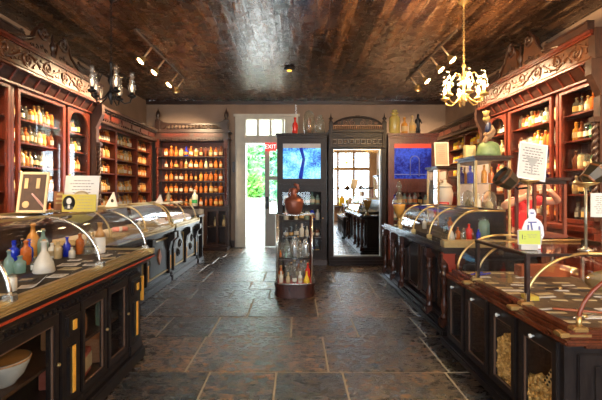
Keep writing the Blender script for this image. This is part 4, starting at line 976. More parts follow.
MB().box(-.055, .055, 0, .03, 0, .18, .004).build('cover', solid('brown_cover', (.25, .10, .04), .5), t, local=True)
m = MB()
for z, w in ((.06, .07), (.10, .06), (.145, .05)): m.box(-w/2, w/2, -.002, 0, z, z+.02)
m.build('gilt_title', OLDGOLD, t, local=True)
def tent(loc, w, h, label, rz, mark=True):
    t = thing('tent_card', loc, label, 'card', rot=(0, 0, rz)); m = MB()
    m.prism([(-w/2, 0), (w/2, 0), (w*.22, h), (w*.12, h)], -.002, .002, lambda u, v, q: (u, q-.02+v*.06, v)); m.prism([(-w/2, 0), (w/2, 0), (w*.22, h), (w*.12, h)], -.002, .002, lambda u, v, q: (u, q+.04-v*.2, v)); m.build('sheet', PAPER, t, local=True)
    if mark: m = MB(); m.lathe([(w*.12, 0), (.001, .001)], (w*.08, -.020+h*.03-.004, h*.4), 10, axis=(0, -1, 0), sy=1.5); m.build('printed_mark', INK, t, local=True)
tent((-2.42, 5.05, 1.294), .15, .19, 'white folded tent card with a dark mark on the second left counter', .3)
tent((-2.40, 6.75, 1.294), .13, .14, 'plain white folded tent card on the farthest left counter case', .2, False)
bottle('apoth', 'cream', (-2.42, 7.3, 1.294), .2, .2, 0, 'small cream stoppered bottle on top of the farthest left case', None, None)
bottle('round', 'white', (-2.56, 9.75, 1.113), .44, .4, -PI/2, 'large white bottle with green label on the corner cabinet ledge', None, None, 'cork')
o = bpy.data.objects['medicine_bottle'] if 'medicine_bottle' in bpy.data.objects else None
gl = MB().lathe([(.077, .08), (.077, .17)], (-2.56, 9.75, 1.113), 10, a0=-PI/2-1.1, a1=-PI/2+1.1)
big = [q for q in bpy.data.objects if q.get('label', '').startswith('large white bottle with green')][0]
bmesh.ops.translate(gl.b, verts=gl.b.verts, vec=(2.56, -9.75, -1.113))
me = bpy.data.meshes.new('green_label'); gl.b.to_mesh(me); gl.b.free(); me.materials.append(solid('green_label_paper', (.03, .35, .10), .6))
g_ = bpy.data.objects.new('paper_label', me); COL.objects.link(g_); g_.parent = big; g_.scale = (1/.4, 1/.4, 1/.44); g_.rotation_euler = (0, 0, PI/2)

bottle('apoth', 'yellow', (2.27, YF+.15, .75), .62, .8, PI/2, 'large yellow show bottle on the shop window shelf seen in the mirror', None, None)
bottle('apoth', 'teal', (3.0, YF+.15, .75), .7, .8, PI/2, 'large aqua show bottle on the shop window shelf seen in the mirror', None, None)
# ---- near left case contents
D = .921
def at(x, y, z): Y = (1.5-z)*385/(y-191); return ((x-296)*Y/385, Y)
G = 'old bottles in the near left case'
for sh, c, px, py, h, w, lab, pp, st in (
  ('flask', 'white', 44, 272.5, .25, .27, 'large whitish conical flask, foremost in the near left glass case', None, 'cork'),
  ('round', 'clear', 34.5, 271.5, .11, .15, 'small clear bottle left of the large whitish conical flask', 0, 'cork'),
  ('round', 'amber', 26, 264.5, .20, .2, 'reddish brown bottle behind the small clear bottle in the near left case', None, 'cork'),
  ('round', 'teal', 20, 273, .13, .2, 'pale aqua squat bottle left of the reddish brown bottle', None, 'cork'),
  ('tall', 'teal', 9, 274, .17, .22, 'slim pale aqua bottle at the left end of the bottle group', None, 'cork'),
  ('round', 'blue', 14, 258, .16, .2, 'cobalt blue bottle behind the pale aqua bottles', None, 'glass'),
  ('round', 'blue', 28.5, 261, .17, .19, 'cobalt blue bottle below the brass topped bottle', None, 'glass'),
  ('tall', 'honey', 33, 253, .30, .36, 'tall honey coloured bottle with a pointed top at the back of the group', None, 'glass'),
  ('tall', 'teal', 43, 257, .25, .3, 'tall aqua bottle rising behind the whitish conical flask', None, 'cork'),
  ('round', 'white', 52, 258, .14, .17, 'white bottle right of the conical flask, left of a pair', 1, 'cork'),
  ('round', 'cream', 58, 258.5, .16, .17, 'cream bottle right of the conical flask, right of a pair', None, 'cork'),
  ('tall', 'blue', 67, 256.5, .18, .22, 'slim cobalt blue bottle right of the cream bottle', None, 'cork'),
  ('round', 'white', 72, 258, .10, .14, 'tiny white bottle beside the slim cobalt blue bottle', None, 'cork'),
  ('round', 'amber', 80, 254, .2, .2, 'brown bottle behind the middle rib of the near left case', None, 'cork'),
  ('flask', 'clear', 88, 254, .17, .19, 'clear squat flask between the brown and the stoneware bottle', None, 'cork'),
  ('round', 'dark', 22, 256, .18, .2, 'black bottle between the two cobalt blue bottles', None, 'cork'),
  ('jar', 'white', 12, 291, .10, .1, 'white lidded jar beside the near steel rib of the left case', None, 'glass')):
    X, Y = at(px, py, D)
    if X < -2.33: X, Y = -2.33, 2.33*385/(296-px)
    bottle(sh, c, (X, Y, D), h, w, -.6, lab, G, pp, st)
X, Y = at(100, 253, D)
t = thing('stoneware_bottle', (X, Y, D), 'large two tone stoneware bottle near the far end of the near left case', 'bottle')
MB().lathe([(.001, 0), (.044, 0), (.047, .01), (.047, .15)], t.location, 16).build('body', WHITEC, t); MB().lathe([(.047, .15), (.04, .185), (.02, .225), (.018, .265), (.024, .268), (.024, .285), (.001, .287)], t.location, 16).build('brown_neck', solid('stoneware_brown', (.48, .25, .08), .3), t)
t = thing('curled_card', (-1.6, 2.34, D), 'curled white card lying near the gilt rail of the left case', 'card', rot=(0, 0, .4))
m = MB(); pts = [(.14*i/10-.07, .0+.03*(1-math.cos(max(0, i-5)*.5))) for i in range(11)]
m.prism(pts+[(u, v+.002) for u, v in pts[::-1]], -.045, .045, lambda u, v, w: (u, w, v)); m.build('sheet', PAPER, t, local=True)
rr = random.Random(21); lefts = [(-1.62, 2.62), (-1.68, 2.86), (-1.60, 3.02), (-1.70, 3.16), (-1.62, 3.32), (-1.72, 3.46), (-1.60, 3.58), (-1.78, 3.02), (-1.75, 2.5), (-1.68, 2.12), (-1.85, 3.22)]
places = ['in front of the conical flask', 'right of the conical flask', 'near the gilt rail below the pair of bottles', 'below the pair of bottles', 'near the middle steel rib', 'below the brown bottle', 'near the far end of the gilt rail', 'beneath the slim blue bottle', 'left of the conical flask', 'by the white lidded jar', 'below the clear squat flask']
for i, ((x, y), pl_) in enumerate(zip(lefts, places)):
    c = [PAPER, CREAM, PAPER, INK, CREAM][i % 5]; w = rr.uniform(.045, .07); l = rr.uniform(.06, .12)
    t = thing('display_card', (x, y, D+.0005), ('dark' if c is INK else 'cream' if c is CREAM else 'white')+' display card lying flat '+pl_, 'card', 'flat cards in the near left case', rot=(0, 0, rr.uniform(-.4, .4)))
    MB().box(-w, w, -l/2, l/2, 0, .004).build('sheet', c, t, local=True)
    m = MB()
    for k in range(3): m.box(-w*.7, w*rr.uniform(.2, .7), -l*.3+k*l*.25, -l*.3+k*l*.25+.006, .004, .005)
    m.build('print', INK if c is not INK else CREAM, t, local=True)
# inside the near left base
t = thing('bowl', (-1.60, 2.10, .446), 'large white ceramic bowl behind the near left counter door', 'bowl')
m = MB(); m.lathe([(.06, 0), (.065, .012), (.10, .05), (.125, .11), (.13, .14), (.122, .14), (.115, .11), (.09, .06), (.001, .03)], t.location, 24); m.build('body', solid('grey_white_bowl', (.40, .43, .41), .25, var=.1), t)
MB().lathe([(.131, .128), (.133, .134), (.128, .14)], t.location, 24).build('brown_rim', solid('rim_brown', (.35, .17, .05), .4), t)
for i, (y, z, w, l, h, c, lab) in enumerate(((2.68, .446, .10, .26, .16, (.42, .17, .06), 'brown wooden box on the shelf behind the middle left door'), (2.7, .181, .12, .28, .17, (.42, .09, .05), 'red-brown book lying on the bottom behind the middle left door'), (3.05, .181, .10, .22, .18, (.40, .17, .07), 'brown carton on the bottom behind the far left door'))):
    t = thing('box' if i != 1 else 'book', (-1.61, y, z), lab, 'box' if i != 1 else 'book', rot=(0, 0, .2))
    MB().box(-w, w, -l/2, l/2, 0, h, .005).build('body' if i != 1 else 'cover', solid('box_brown_%d' % i, c, .5), t, local=True)
    MB().box(-w+.004, w+.004, -l/2+.01, l/2+.004, h*.2, h*.8).build('pages' if i == 1 else 'side_label', CREAM if i == 1 else solid('box_brown_%d' % i, c, .5), t, local=True)
bottle('tall', 'teal', (-1.54, 3.05, .446), .28, .32, 0, 'tall pale aqua bottle on the shelf behind the far left door', None, None, 'cork')
# ---- far left case contents
for i, (x, y, w, l, c, lab) in enumerate(((-2.25, 4.9, .10, .3, CREAM, 'cream paper lying in the near half of the second left case'), (-2.3, 5.75, .12, .3, PAPER, 'white paper lying in the far half of the second left case'), (-2.3, 6.75, .12, .35, CREAM, 'cream paper lying in the near half of the farthest left case'), (-2.3, 7.55, .12, .35, solid('pale_green_paper', (.35, .55, .3), .7), 'pale green paper lying in the far half of the farthest left case'))):
    t = thing('paper_sheet', (x, y, .941), lab, 'paper', 'papers in the far left cases', rot=(0, 0, .2*(-1)**i)); MB().box(-w, w, -l/2, l/2, 0, .005).build('sheet', c, t, local=True)
    m = MB()
    for k in range(4): m.box(-w*.7, w*.6, -l*.35+k*l*.2, -l*.35+k*l*.2+.012, .005, .006)
    m.build('print', solid('grey_print', (.25, .24, .22), .8), t, local=True)
t = thing('pink_cloth_roll', (-2.42, 5.3, .941), 'pink rolled cloth lying in the second left case', 'cloth', rot=(0, 0, .5))
MB().lathe([(.001, -.1), (.03, -.095), (.035, 0), (.03, .095), (.001, .1)], (0, 0, .035), 12, axis=(1, .2, 0)).build('roll', solid('pink_cloth', (.75, .28, .24), .7), t, local=True)
MB().lathe([(.036, -.02), (.036, .02)], (0, 0, .035), 12, axis=(1, .2, 0)).build('paper_band', PAPER, t, local=True)
for i, (x, y) in enumerate(((-2.4, 5.9), (-2.5, 4.7), (-2.5, 6.9), (-2.45, 7.3), (-2.55, 7.75))):
    bottle('round', ['white', 'clear', 'white', 'amber', 'cream'][i], (x, y, .941), .13, .16, 0, ['white', 'clear', 'white', 'amber', 'cream'][i]+' bottle standing '+['beyond the pink roll in the second left case', 'at the near end of the second left case', 'at the near end of the farthest left case', 'in the middle of the farthest left case', 'at the far end of the farthest left case'][i], 'bottles in the far left cases', 1)
# ---- middle right case contents
for sh, c, x, y, h, lab in (('flask', 'white', 1.70, 4.22, .16, 'white flask at the near front end of the middle right case'), ('round', 'amber', 1.765, 4.2, .14, 'amber bottle second from the front at the near end of the middle right case'), ('apoth', 'clear', 1.82, 4.18, .15, 'clear bottle left of the red bottle in the middle right case'), ('round', 'red', 1.885, 4.2, .18, 'bright red bottle at the near end of the middle right case'), ('round', 'brown', 1.94, 4.24, .12, 'dark brown bottle right of the bright red bottle'), ('round', 'blue', 1.99, 4.2, .12, 'small blue bottle right of the bright red bottle in the middle right case'), ('jar', 'teal', 2.10, 4.3, .24, 'big pale aqua jar at the back of the middle right case'), ('tall', 'clear', 1.85, 4.75, .2, 'clear slim bottle in the middle of the middle right case'), ('round', 'amber', 2.0, 5.0, .2, 'amber bottle at the back middle of the middle right case'), ('round', 'white', 1.8, 5.4, .16, 'white bottle towards the far end of the middle right case')):
    bottle(sh, c, (x, y, .971), h, h, PI*.8, lab, 'bottles in the middle right case', 0 if c in ('amber', 'clear') else None, 'cork' if sh != 'jar' else 'glass')
t = thing('show_globe', (1.73, 6.45, .915), 'tall pear shaped show globe with amber liquid at the far end of the middle counter', 'show globe')
c = t.location
MB().lathe([(.07, 0), (.075, .012), (.03, .03), (.02, .10), (.03, .12)], c, 16).build('foot', BRASS, t)
MB().lathe([(.03, .12), (.075, .22), (.105, .33), (.11, .40), (.08, .47), (.04, .52), (.035, .58), (.05, .59)], c, 20).build('globe', TGLASS, t)
MB().lathe([(.001, .125), (.027, .125), (.07, .22), (.1, .33), (.102, .36), (.001, .362)], c, 20).build('amber_liquid', solid('amber_liquid', (.75, .36, .05), .15, var=.15), t)
MB().lathe([(.03, .56), (.02, .61), (.045, .65), (.04, .69), (.02, .71), (.028, .735), (.001, .76)], c, 14).build('stopper', TGLASS, t)

# ---- upright showcases on the middle counter
def showcase(x0, x1, y0, y1, z0, z1, shelves, label, gold=OLDGOLD, back=True):
    t = thing('showcase', ((x0+x1)/2, (y0+y1)/2, z0), label, 'showcase', 'upright glass showcases on the right counters')
    m = MB(); m.box(x0-.02, x1+.02, y0-.02, y1+.02, z0, z0+.03, .005); m.build('base', gold, t)
    m = MB(); m.box(x0-.04, x1+.04, y0-.04, y1+.04, z1-.03, z1, .006); m.box(x0-.01, x1+.01, y0-.01, y1+.01, z1-.06, z1-.03); m.build('top', DARKW, t)
    for x, y in ((x0, y0), (x1, y0), (x0, y1), (x1, y1)): box(x-.014, x+.014, y-.014, y+.014, z0+.03, z1-.06, .003).build('post', gold, t)
    m = MB(); m.box(x0, x1, y0, y0+.004, z0+.03, z1-.06); m.build('front_glass', GLASS, t); m = MB(); m.box(x0, x0+.004, y0, y1, z0+.03, z1-.06); m.build('side_glass', GLASS, t)
    if back: box(x0, x1, y1-.01, y1-.006, z0+.03, z1-.06).build('added_mirror_back', bpy.data.materials['silvered_mirror'], t)  # mirror added so the case throws back the bright shop windows
    for z in shelves: box(x0+.01, x1-.01, y0+.01, y1-.015, z-.006, z).build('glass_shelf', MATS['shelf_glass'], t)
    return t
showcase(2.26, 2.58, 6.12, 6.6, .916, 1.90, (1.2,), 'glass showcase holding a white jar, below the framed certificate')
showcase(2.24, 2.66, 4.8, 5.3, .916, 1.94, (1.25, 1.6), 'gilt framed glass showcase with the seated figurine on its roof')
t = thing('lidded_jar', (2.43, 6.28, 1.203), 'large white ceramic lidded jar inside the far showcase', 'jar')
MB().lathe([(.001, 0), (.08, 0), (.085, .01), (.12, .14), (.13, .26), (.11, .33), (.10, .36)], t.location, 20).build('body', WHITEC, t); MB().lathe([(.115, .36), (.115, .375), (.06, .42), (.02, .44), (.03, .47), (.001, .49)], t.location, 20).build('lid', WHITEC, t)
t = thing('red_card', (2.36, 6.15, 1.203), 'small red card standing before the white jar', 'card', rot=(-.1, 0, 0)); MB().box(-.09, .09, 0, .005, 0, .12).build('sheet', solid('crimson_card', (.6, .03, .05), .5), t, local=True)
m = MB()
for k in range(3): m.box(-.06, .06, -.001, 0, .03+.03*k, .038+.03*k)
m.build('print', solid('pink_print', (.8, .5, .45), .6), t, local=True)
for i, (sh, c, x, y, z, h, lab) in enumerate((('round', 'blue', 2.33, 5.15, 1.603, .22, 'cobalt blue bottle on the top shelf of the gilt framed showcase'), ('tall', 'honey', 2.44, 5.0, 1.603, .24, 'honey coloured slim bottle on the top shelf of the gilt framed showcase'), ('round', 'amber', 2.56, 5.05, 1.603, .2, 'amber bottle on the top shelf of the gilt framed showcase'), ('round', 'white', 2.34, 4.95, 1.253, .2, 'white bottle on the lower glass shelf of the gilt framed showcase'), ('flask', 'silver', 2.33, 5.05, .95, .24, 'silver flask on the floor of the gilt framed showcase'), ('jar', 'clear', 2.46, 4.95, .95, .26, 'clear jar on the floor of the gilt framed showcase'), ('round', 'amber', 2.58, 5.0, .95, .2, 'amber bottle on the floor of the gilt framed showcase'))):
    bottle(sh, c, (x, y, z), h, h, PI, lab, 'bottles in the gilt framed showcase', None, 'glass')
t = thing('glass_dome', (2.50, 4.98, 1.253), 'small glass dome over a pale object inside the gilt framed showcase', 'dome')
MB().lathe([(.085, 0), (.085, .16), (.06, .23), (.001, .26)], t.location, 16).build('dome', TGLASS, t); MB().lathe([(.001, .0), (.095, 0), (.095, .012), (.001, .014)], t.location, 16).build('base', DARKW, t)
MB().lathe([(.04, .014), (.045, .07), (.02, .12), (.001, .13)], t.location, 12).build('specimen', CREAM, t)
sign('framed_certificate', (2.37, 6.25, 1.925), .19, .36, 'framed pale certificate standing on the far showcase', 'certificate', -.12, -.1, solid('certificate_paper', (.46, .33, .25), .7), (.016, solid('thin_white_frame', (.75, .7, .62), .4)), lines=8, seed=7)
t = thing('yellow_carton', (2.33, 5.17, 1.942), 'small pale yellow carton beside the figurine on the gilt framed showcase', 'carton', rot=(0, 0, .2)); MB().box(-.075, .075, -.03, .03, 0, .17, .004).build('body', solid('pale_yellow_carton', (.62, .52, .25), .6), t, local=True); MB().box(-.05, .05, -.032, -.03, .05, .12).build('front_label', CREAM, t, local=True)
# figurine: seated figure bent over, on a green rock
t = thing('figurine', (2.50, 5.0, 1.942), 'painted figurine of a seated bent figure on a green rock', 'figurine')
c = Vector(t.location)
m = MB(); m.lathe([(.001, 0), (.155, 0), (.16, .04), (.14, .12), (.12, .17), (.06, .2), (.001, .205)], c, 16, sy=.7); m.build('rock_base', solid('green_rock', (.13, .20, .09), .5, var=.6, vscale=18), t)
fl = [(.03, 0, .23), (.045, .0, .31), (.03, -.01, .38), (.0, -.01, .42), (-.03, -.02, .455), (-.045, -.03, .50),
      (-.05, -.05, .25), (-.07, -.05, .17), (-.02, .03, .25), (-.06, .03, .18),
      (.035, -.05, .35), (-.03, -.075, .29), (-.07, -.06, .27), (.02, .04, .35), (-.05, .03, .28)]
skin_fig('figure', [tuple(Vector(p)) for p in fl], [(0,1),(1,2),(2,3),(3,4),(4,5),(0,6),(6,7),(0,8),(8,9),(2,10),(10,11),(11,12),(2,13),(13,14)], [.05,.05,.045,.025,.032,.03,.032,.022,.032,.022,.02,.017,.014,.02,.016], solid('figurine_skin', (.26, .16, .09), .4, var=.4, vscale=20), t)
m = MB(); m.ball(c+Vector((-.035, -.02, .492)), .045, 10); m.lathe([(.03, .0), (.035, .05), (.045, .08), (.001, .085)], c+Vector((-.045, -.03, .505)), 10); m.build('headdress', solid('headdress_gold', (.35, .24, .09), .4, var=.4), t)
m = MB(); m.lathe([(.02, 0), (.035, .05), (.03, .11), (.015, .13)], c+Vector((-.045, -.05, .31)), 10, axis=(.2, 0, 1)); m.build('blue_vessel', solid('blue_black_vessel', (.02, .03, .08), .3), t)

# ---- near right counter top: stands, upright case, cards
def stand(loc, label, hood_dx, hood_z, hood_rot, ph):
    t = thing('sign_stand', loc, label, 'stand', 'pole stands on the near right counter'); c = Vector(loc)
    MB().lathe([(.001, 0), (.05, 0), (.05, .008), (.02, .02), (.012, .03)], c, 16).build('foot', STEEL, t)
    MB().tube([c+Vector((0, 0, .02)), c+Vector((0, 0, ph-.03))], .010, 10).build('pole', solid('old_nickel_pole', (.42, .38, .30), .3, metal=.8), t)
    MB().lathe([(.012, ph-.04), (.02, ph-.03), (.07, ph-.012), (.085, ph), (.001, ph-.004)], c, 18).build('dish', BRASS, t)
    m = MB(); M_ = Matrix.Rotation(hood_rot, 3, 'Y'); h0 = c+Vector((hood_dx, 0, hood_z))
    q = M_ @ Vector((0, 0, 1))
    m.lathe([(.035, -.07), (.06, -.06), (.085, .03), (.085, .07), (.075, .07), (.05, -.04)], h0, 8, axis=q, smooth=False); hd = m.build('dark_hood', solid('dark_olive_hood', (.028, .022, .013), .3, var=.3), t)
    m = MB(); m.lathe([(.088, .028), (.09, .036), (.088, .044)], h0, 8, axis=q, smooth=False); m.lathe([(.062, -.064), (.064, -.058), (.062, -.052)], h0, 8, axis=q, smooth=False); m.build('hood_edge', solid('orange_edge', (.16, .06, .02), .4), hd)
    MB().tube([c+Vector((0, 0, ph-.06)), c+Vector((hood_dx*.5, 0, ph-.07)), h0], .008, 8).build('arm', BLACKM, t)
stand((1.87, 3.1, 1.062), 'brass dished pole stand with a dark hood under the large white certificate', -.17, .53, -.95, .525)
stand((2.13, 2.83, 1.062), 'pole stand with a dark hood at the right edge beside the grey notice', .06, .55, .9, .50)
t = sign('printed_certificate', (1.89, 3.1, 1.59), .21, .285, 'large white printed certificate resting on the brass dished stand', 'certificate', -.18, -.05, lines=10, seed=9)
t.rotation_euler = (-.16, .17, -.05); t.scale = (1.07, 1, 1.08)
m = MB(); m.prism([(-.05, .17), (.05, .17), (.006, .10), (.006, .05), (.03, .04), (-.03, .04), (-.006, .05), (-.006, .10)], -.002, .0, lambda u, v, w: (u, w, v)); m.build('goblet_print', solid('faint_print', (.42, .42, .4), .8), t, local=True)
m = MB()
for a in ((-.105, .105, .275, .285), (-.105, .105, 0, .01), (-.105, -.097, 0, .285), (.097, .105, 0, .285)): m.box(a[0], a[1], -.004, .0, a[2], a[3])
m.build('white_border', solid('bright_white_card', (.88, .88, .88), .5, var=.02), t, local=True)
sign('grey_notice', (2.235, 2.8, 1.31), .17, .175, 'grey typed notice at the right edge of the picture', 'notice', 0, -.1, solid('grey_notice_paper', (.6, .62, .6), .7, var=.05), lines=9, seed=12, leg=False)
nt_ = bpy.data.objects['grey_notice']; MB().tube([(0, .004, 0), (0, .01, -.245)], .005, 6).build('wire_leg', STEEL, nt_, local=True)
showcase(2.13, 2.40, 3.44, 3.72, 1.082, 1.62, (), 'small dark framed upright glass case behind the standing paper figure', solid('red_brown_frame', (.17, .05, .03), .35), back=False)
for y in (3.42, 3.74): pass
t = thing('paper_figure', (1.80, 2.93, 1.062), 'white and blue paper cut-out of a standing man behind the lime card', 'cut-out', rot=(-.03, 0, -.1))
out = [(-.055, 0), (.06, 0), (.06, .05), (.085, .10), (.08, .17), (.06, .21), (.025, .235), (.03, .265), (.02, .295), (0, .303), (-.02, .295), (-.028, .265), (-.022, .235), (-.05, .21), (-.07, .16), (-.085, .08), (-.06, .05)]
MB().prism(out, 0, .006, lambda u, v, w: (u, w, v)).build('cut_out', solid('cutout_white', (.8, .8, .85), .6, var=.1, vscale=30), t, local=True)
m = MB()
for (a, b) in (((-.05, .03), (-.03, .18)), ((.0, .02), (-.01, .2)), ((.04, .03), (.05, .17)), ((-.06, .12), (.0, .08)), ((.0, .14), (.065, .10)), ((-.03, .2), (.03, .2)), ((-.012, .27), (.012, .27))):
    m.tube([(a[0], -.002, a[1]), ((a[0]+b[0])/2+.008, -.002, (a[1]+b[1])/2), (b[0], -.002, b[1])], .006, 5)
m.build('blue_drawing', solid('blue_ink', (.16, .18, .42), .7), t, local=True)
MB().obox(Vector((0, .035, .06)), (.04, .004, .14), Matrix.Rotation(.5, 3, 'X')).build('easel_back', PAPER, t, local=True)
t = sign('lime_card', (1.735, 2.86, 1.105), .155, .10, 'lime green numbered card in front of the paper figure', 'card', -.06, -.08, solid('lime_card_paper', (.50, .58, .10), .6, var=.05), (.005, PAPER), lines=3, parts=(.02, .05, .07), seed=3)
text('1:', .05, (-.045, -.002, .052), (PI/2, 0, 0), INK, t, ext=.0005)
MB().box(-.06, .06, .0, .04, -.043, 0).build('block', solid('perspex', (.5, .5, .48), .2), t, local=True)
DR = .7155
def flat(name, x, y, rz, w, l, mat, label, cat, grp, h=.004, z=DR):
    t = thing(name, (x, y, z), label, cat, grp, rot=(0, 0, rz)); MB().box(-w/2, w/2, -l/2, l/2, 0, h, .001).build('sheet', mat, t, local=True); return t
rr = random.Random(33); k = 0
rows = [(3.66, 'far curved section'), (3.5, 'far curved section')]+[(3.28-.085*i, 'framed middle section') for i in range(7)]+[(2.56-.085*i, 'near curved section') for i in range(4)]
for ri, (y, sec) in enumerate(rows):
    for ci in range(4):
        x = 1.68+.2*ci+rr.uniform(-.03, .03); mt = [CREAM, PAPER, CREAM, INK][(ri+ci*2) % 4]
        nm = {CREAM: 'cream', PAPER: 'white', INK: 'black'}[mt]
        rown = ri if ri < 2 else ri-2 if ri < 9 else ri-9
        lab = '%s paper slip, %s from front, %s row, %s of near right case' % (nm, ORD[ci], ORD[rown], sec)
        t = flat('paper_slip', x, y+rr.uniform(-.01, .01), rr.uniform(-.25, .25), rr.uniform(.10, .17), rr.uniform(.022, .045), mt, lab, 'paper slip', 'paper slips in the near right case')
def tool(x, y, rz, l, mat, label, tip=BRASS):
    t = thing('instrument', (x, y, DR+.006), label, 'instrument', 'instruments in the near right case', rot=(0, 0, rz))
    MB().lathe([(.001, 0), (.008, .01), (.01, l*.35), (.006, l*.7), (.004, l)], (-l/2, 0, .008), 8, axis=(1, 0, 0)).build('handle', mat, t, local=True)
    MB().lathe([(.012, 0), (.012, .03)], (-l/2+l*.4, 0, .008), 10, axis=(1, 0, 0)).build('ferrule', tip, t, local=True)
tool(1.84, 2.47, -.35, .34, solid('red_handle', (.35, .10, .04), .3), 'red handled instrument in the near curved section of the right case')
tool(1.78, 2.37, .3, .2, STEEL, 'steel instrument nearest the brass corner of the right case')
tool(2.1, 3.05, .2, .3, DARKW, 'dark wooden instrument in the middle framed section')
flat('brass_tag', 1.70, 2.80, .1, .07, .10, solid('yellow_tag', (.6, .45, .06), .5), 'yellow numbered tag in the middle framed section of the right case', 'tag', None, .03)
flat('label_sheet', 1.98, 2.30, -.3, .16, .10, PAPER, 'white printed label sheet at the right edge of the near right case', 'label', None, .008, DR+.004)
for i, x in enumerate((1.70, 1.76)): flat('blue_pen', x, 3.62-.03*i, .5, .16, .012, solid('blue_plastic', (.03, .04, .6), .3), 'blue pencil '+('nearer the front' if i == 0 else 'farther back')+' in the far curved section of the right case', 'pencil', None, .012, DR+.005)
flat('wooden_tray', 2.28, 3.57, 0, .45, .12, solid('tray_red', (.3, .08, .03), .4), 'long red wooden tray at the far end of the near right case', 'tray', None, .10)
t = thing('brass_tray', (2.3, 2.76, DR+.01), 'oval brass tray leaning at the back of the near right case', 'tray', rot=(-.9, 0, -.6)); MB().lathe([(.001, 0), (.10, 0), (.125, .02), (.13, .02), (.105, -.008), (.001, -.008)], (0, .0, .0), 24, sx=1.4).build('dish', OLDGOLD, t, local=True)
t.location.z = DR+.11
MB().lathe([(.13, .018), (.134, .022), (.13, .026)], (0, 0, 0), 24, sx=1.4).build('rim', BRASS, t, local=True)
t = thing('red_box', (3.5, 5.14, 3.376), 'bright red box lying on top of the tall right cabinet', 'box'); MB().box(3.45, 3.55, 5.05, 5.23, 3.376, 3.50, .01).build('body', solid('bright_red', (.75, .03, .02), .4), t); MB().box(3.446, 3.45, 5.08, 5.16, 3.40, 3.43).build('side_label', PAPER, t)

# ------------------------------------------------------------------ person in red behind the right counter
def person(px, py):
    
    t = thing('person', (px, py, 0), 'person in a red shirt standing behind the right counter with one elbow raised', 'person', rot=(0, 0, 0)); t.scale = (.965, .965, .965)
    SK = solid('skin', (.56, .29, .19), .5, var=.06)
    V = [(0,0,.98),(0,.0,1.14),(0,0,1.30),(0,.01,1.42),(0,0,1.50),(0,-.01,1.58),(0,-.02,1.66),(0,-.01,1.74),
         (.10,0,.92),(.105,-.01,.5),(.10,.02,.08),(.11,-.12,.03), (-.10,0,.92),(-.105,-.01,.5),(-.10,.02,.08),(-.11,-.12,.03),
         (.10,.01,1.42),(.185,0,1.42),(.40,-.12,1.42),(.18,-.32,1.52),(.12,-.36,1.57),
         (-.10,.01,1.42),(-.185,0,1.41),(-.37,-.16,1.34),(-.17,-.34,1.49),(-.10,-.37,1.55)]
    E = [(0,1),(1,2),(2,3),(3,4),(4,5),(5,6),(6,7),(0,8),(8,9),(9,10),(10,11),(0,12),(12,13),(13,14),(14,15),(3,16),(16,17),(17,18),(18,19),(19,20),(3,21),(21,22),(22,23),(23,24),(24,25)]
    Rr = [(.15,.11),(.135,.10),(.15,.11),(.10,.08),.052,(.07,.085),(.075,.095),(.055,.07),.085,.055,.04,.035,.085,.055,.04,.035,.06,.062,.05,.036,.032,.06,.062,.05,.036,.032]
    b = skin_fig('body', V, E, Rr, SK, t, 2)
    # face and hands
    m = MB(); 
    for sx in (-1, 1): m.ball((sx*.03, -.105, 1.665), .011, 8)
    m.build('eyes', INK, t, local=True)
    m = MB(); m.obox(Vector((0, -.115, 1.64)), (.022, .03, .045)); m.build('nose', SK, t, local=True)
    m = MB(); m.obox(Vector((0, -.102, 1.60)), (.045, .012, .012)); m.build('mouth', solid('lips', (.5, .16, .13), .5), t, local=True)
    m = MB(); m.ball((0, .0, 1.70), .105, 14, sx=.86, sy=1.0, sz=1.0); m.build('hair', solid('brown_hair', (.05, .025, .012), .6), t, local=True)
    for sg, hx, hz, hy in ((1, .10, 1.585, -.37), (-1, -.09, 1.57, -.38)):
        pv = [(hx, hy, hz)]; pe = []; pr = [.035]
        for k in range(4):
            q = len(pv); ox = (-.03+.02*k)
            pv += [(hx-.02*sg, hy-.035, hz+ox+.02), (hx-.05*sg, hy-.055, hz+ox+.025), (hx-.08*sg, hy-.045, hz+ox+.025)]; pe += [(0, q), (q, q+1), (q+1, q+2)]; pr += [.010, .009, .008]
        q = len(pv); pv += [(hx-.02*sg, hy+.01, hz+.05), (hx-.05*sg, hy, hz+.075)]; pe += [(0, q), (q, q+1)]; pr += [.012, .010]
        skin_fig('hand', pv, pe, pr, SK, t, 1)
    tee = solid('red_cotton', (.55, .015, .02), .75, var=.12, vscale=16)
    Vt = [(0,0,.94),(0,0,1.14),(0,0,1.30),(0,.01,1.41),(0,.005,1.45),(.10,.01,1.42),(.18,0,1.42),(.26,-.045,1.42),(-.10,.01,1.42),(-.18,0,1.40),(-.25,-.06,1.37)]
    Et = [(0,1),(1,2),(2,3),(3,4),(3,5),(5,6),(6,7),(3,8),(8,9),(9,10)]
    skin_fig('shirt', Vt, Et, [(.175,.13),(.16,.12),(.175,.13),(.12,.10),(.075,.07),.078,.078,.070,.078,.078,.070], tee, t, 2)
    Vp = [(0,0,.99),(.10,0,.9),(.105,-.01,.5),(.10,.02,.07),(-.10,0,.9),(-.105,-.01,.5),(-.10,.02,.07)]
    skin_fig('trousers', Vp, [(0,1),(1,2),(2,3),(0,4),(4,5),(5,6)], [(.165,.12),.10,.07,.06,.10,.07,.06], solid('dark_denim', (.02, .025, .05), .8), t, 1)
    m = MB()
    for sx in (-1, 1): m.ball((sx*.108, -.06, .045), .055, 10, sy=2.2, sx=.9, sz=.8)
    m.build('shoes', BLACKM, t, local=True)
person(3.03, 5.12)

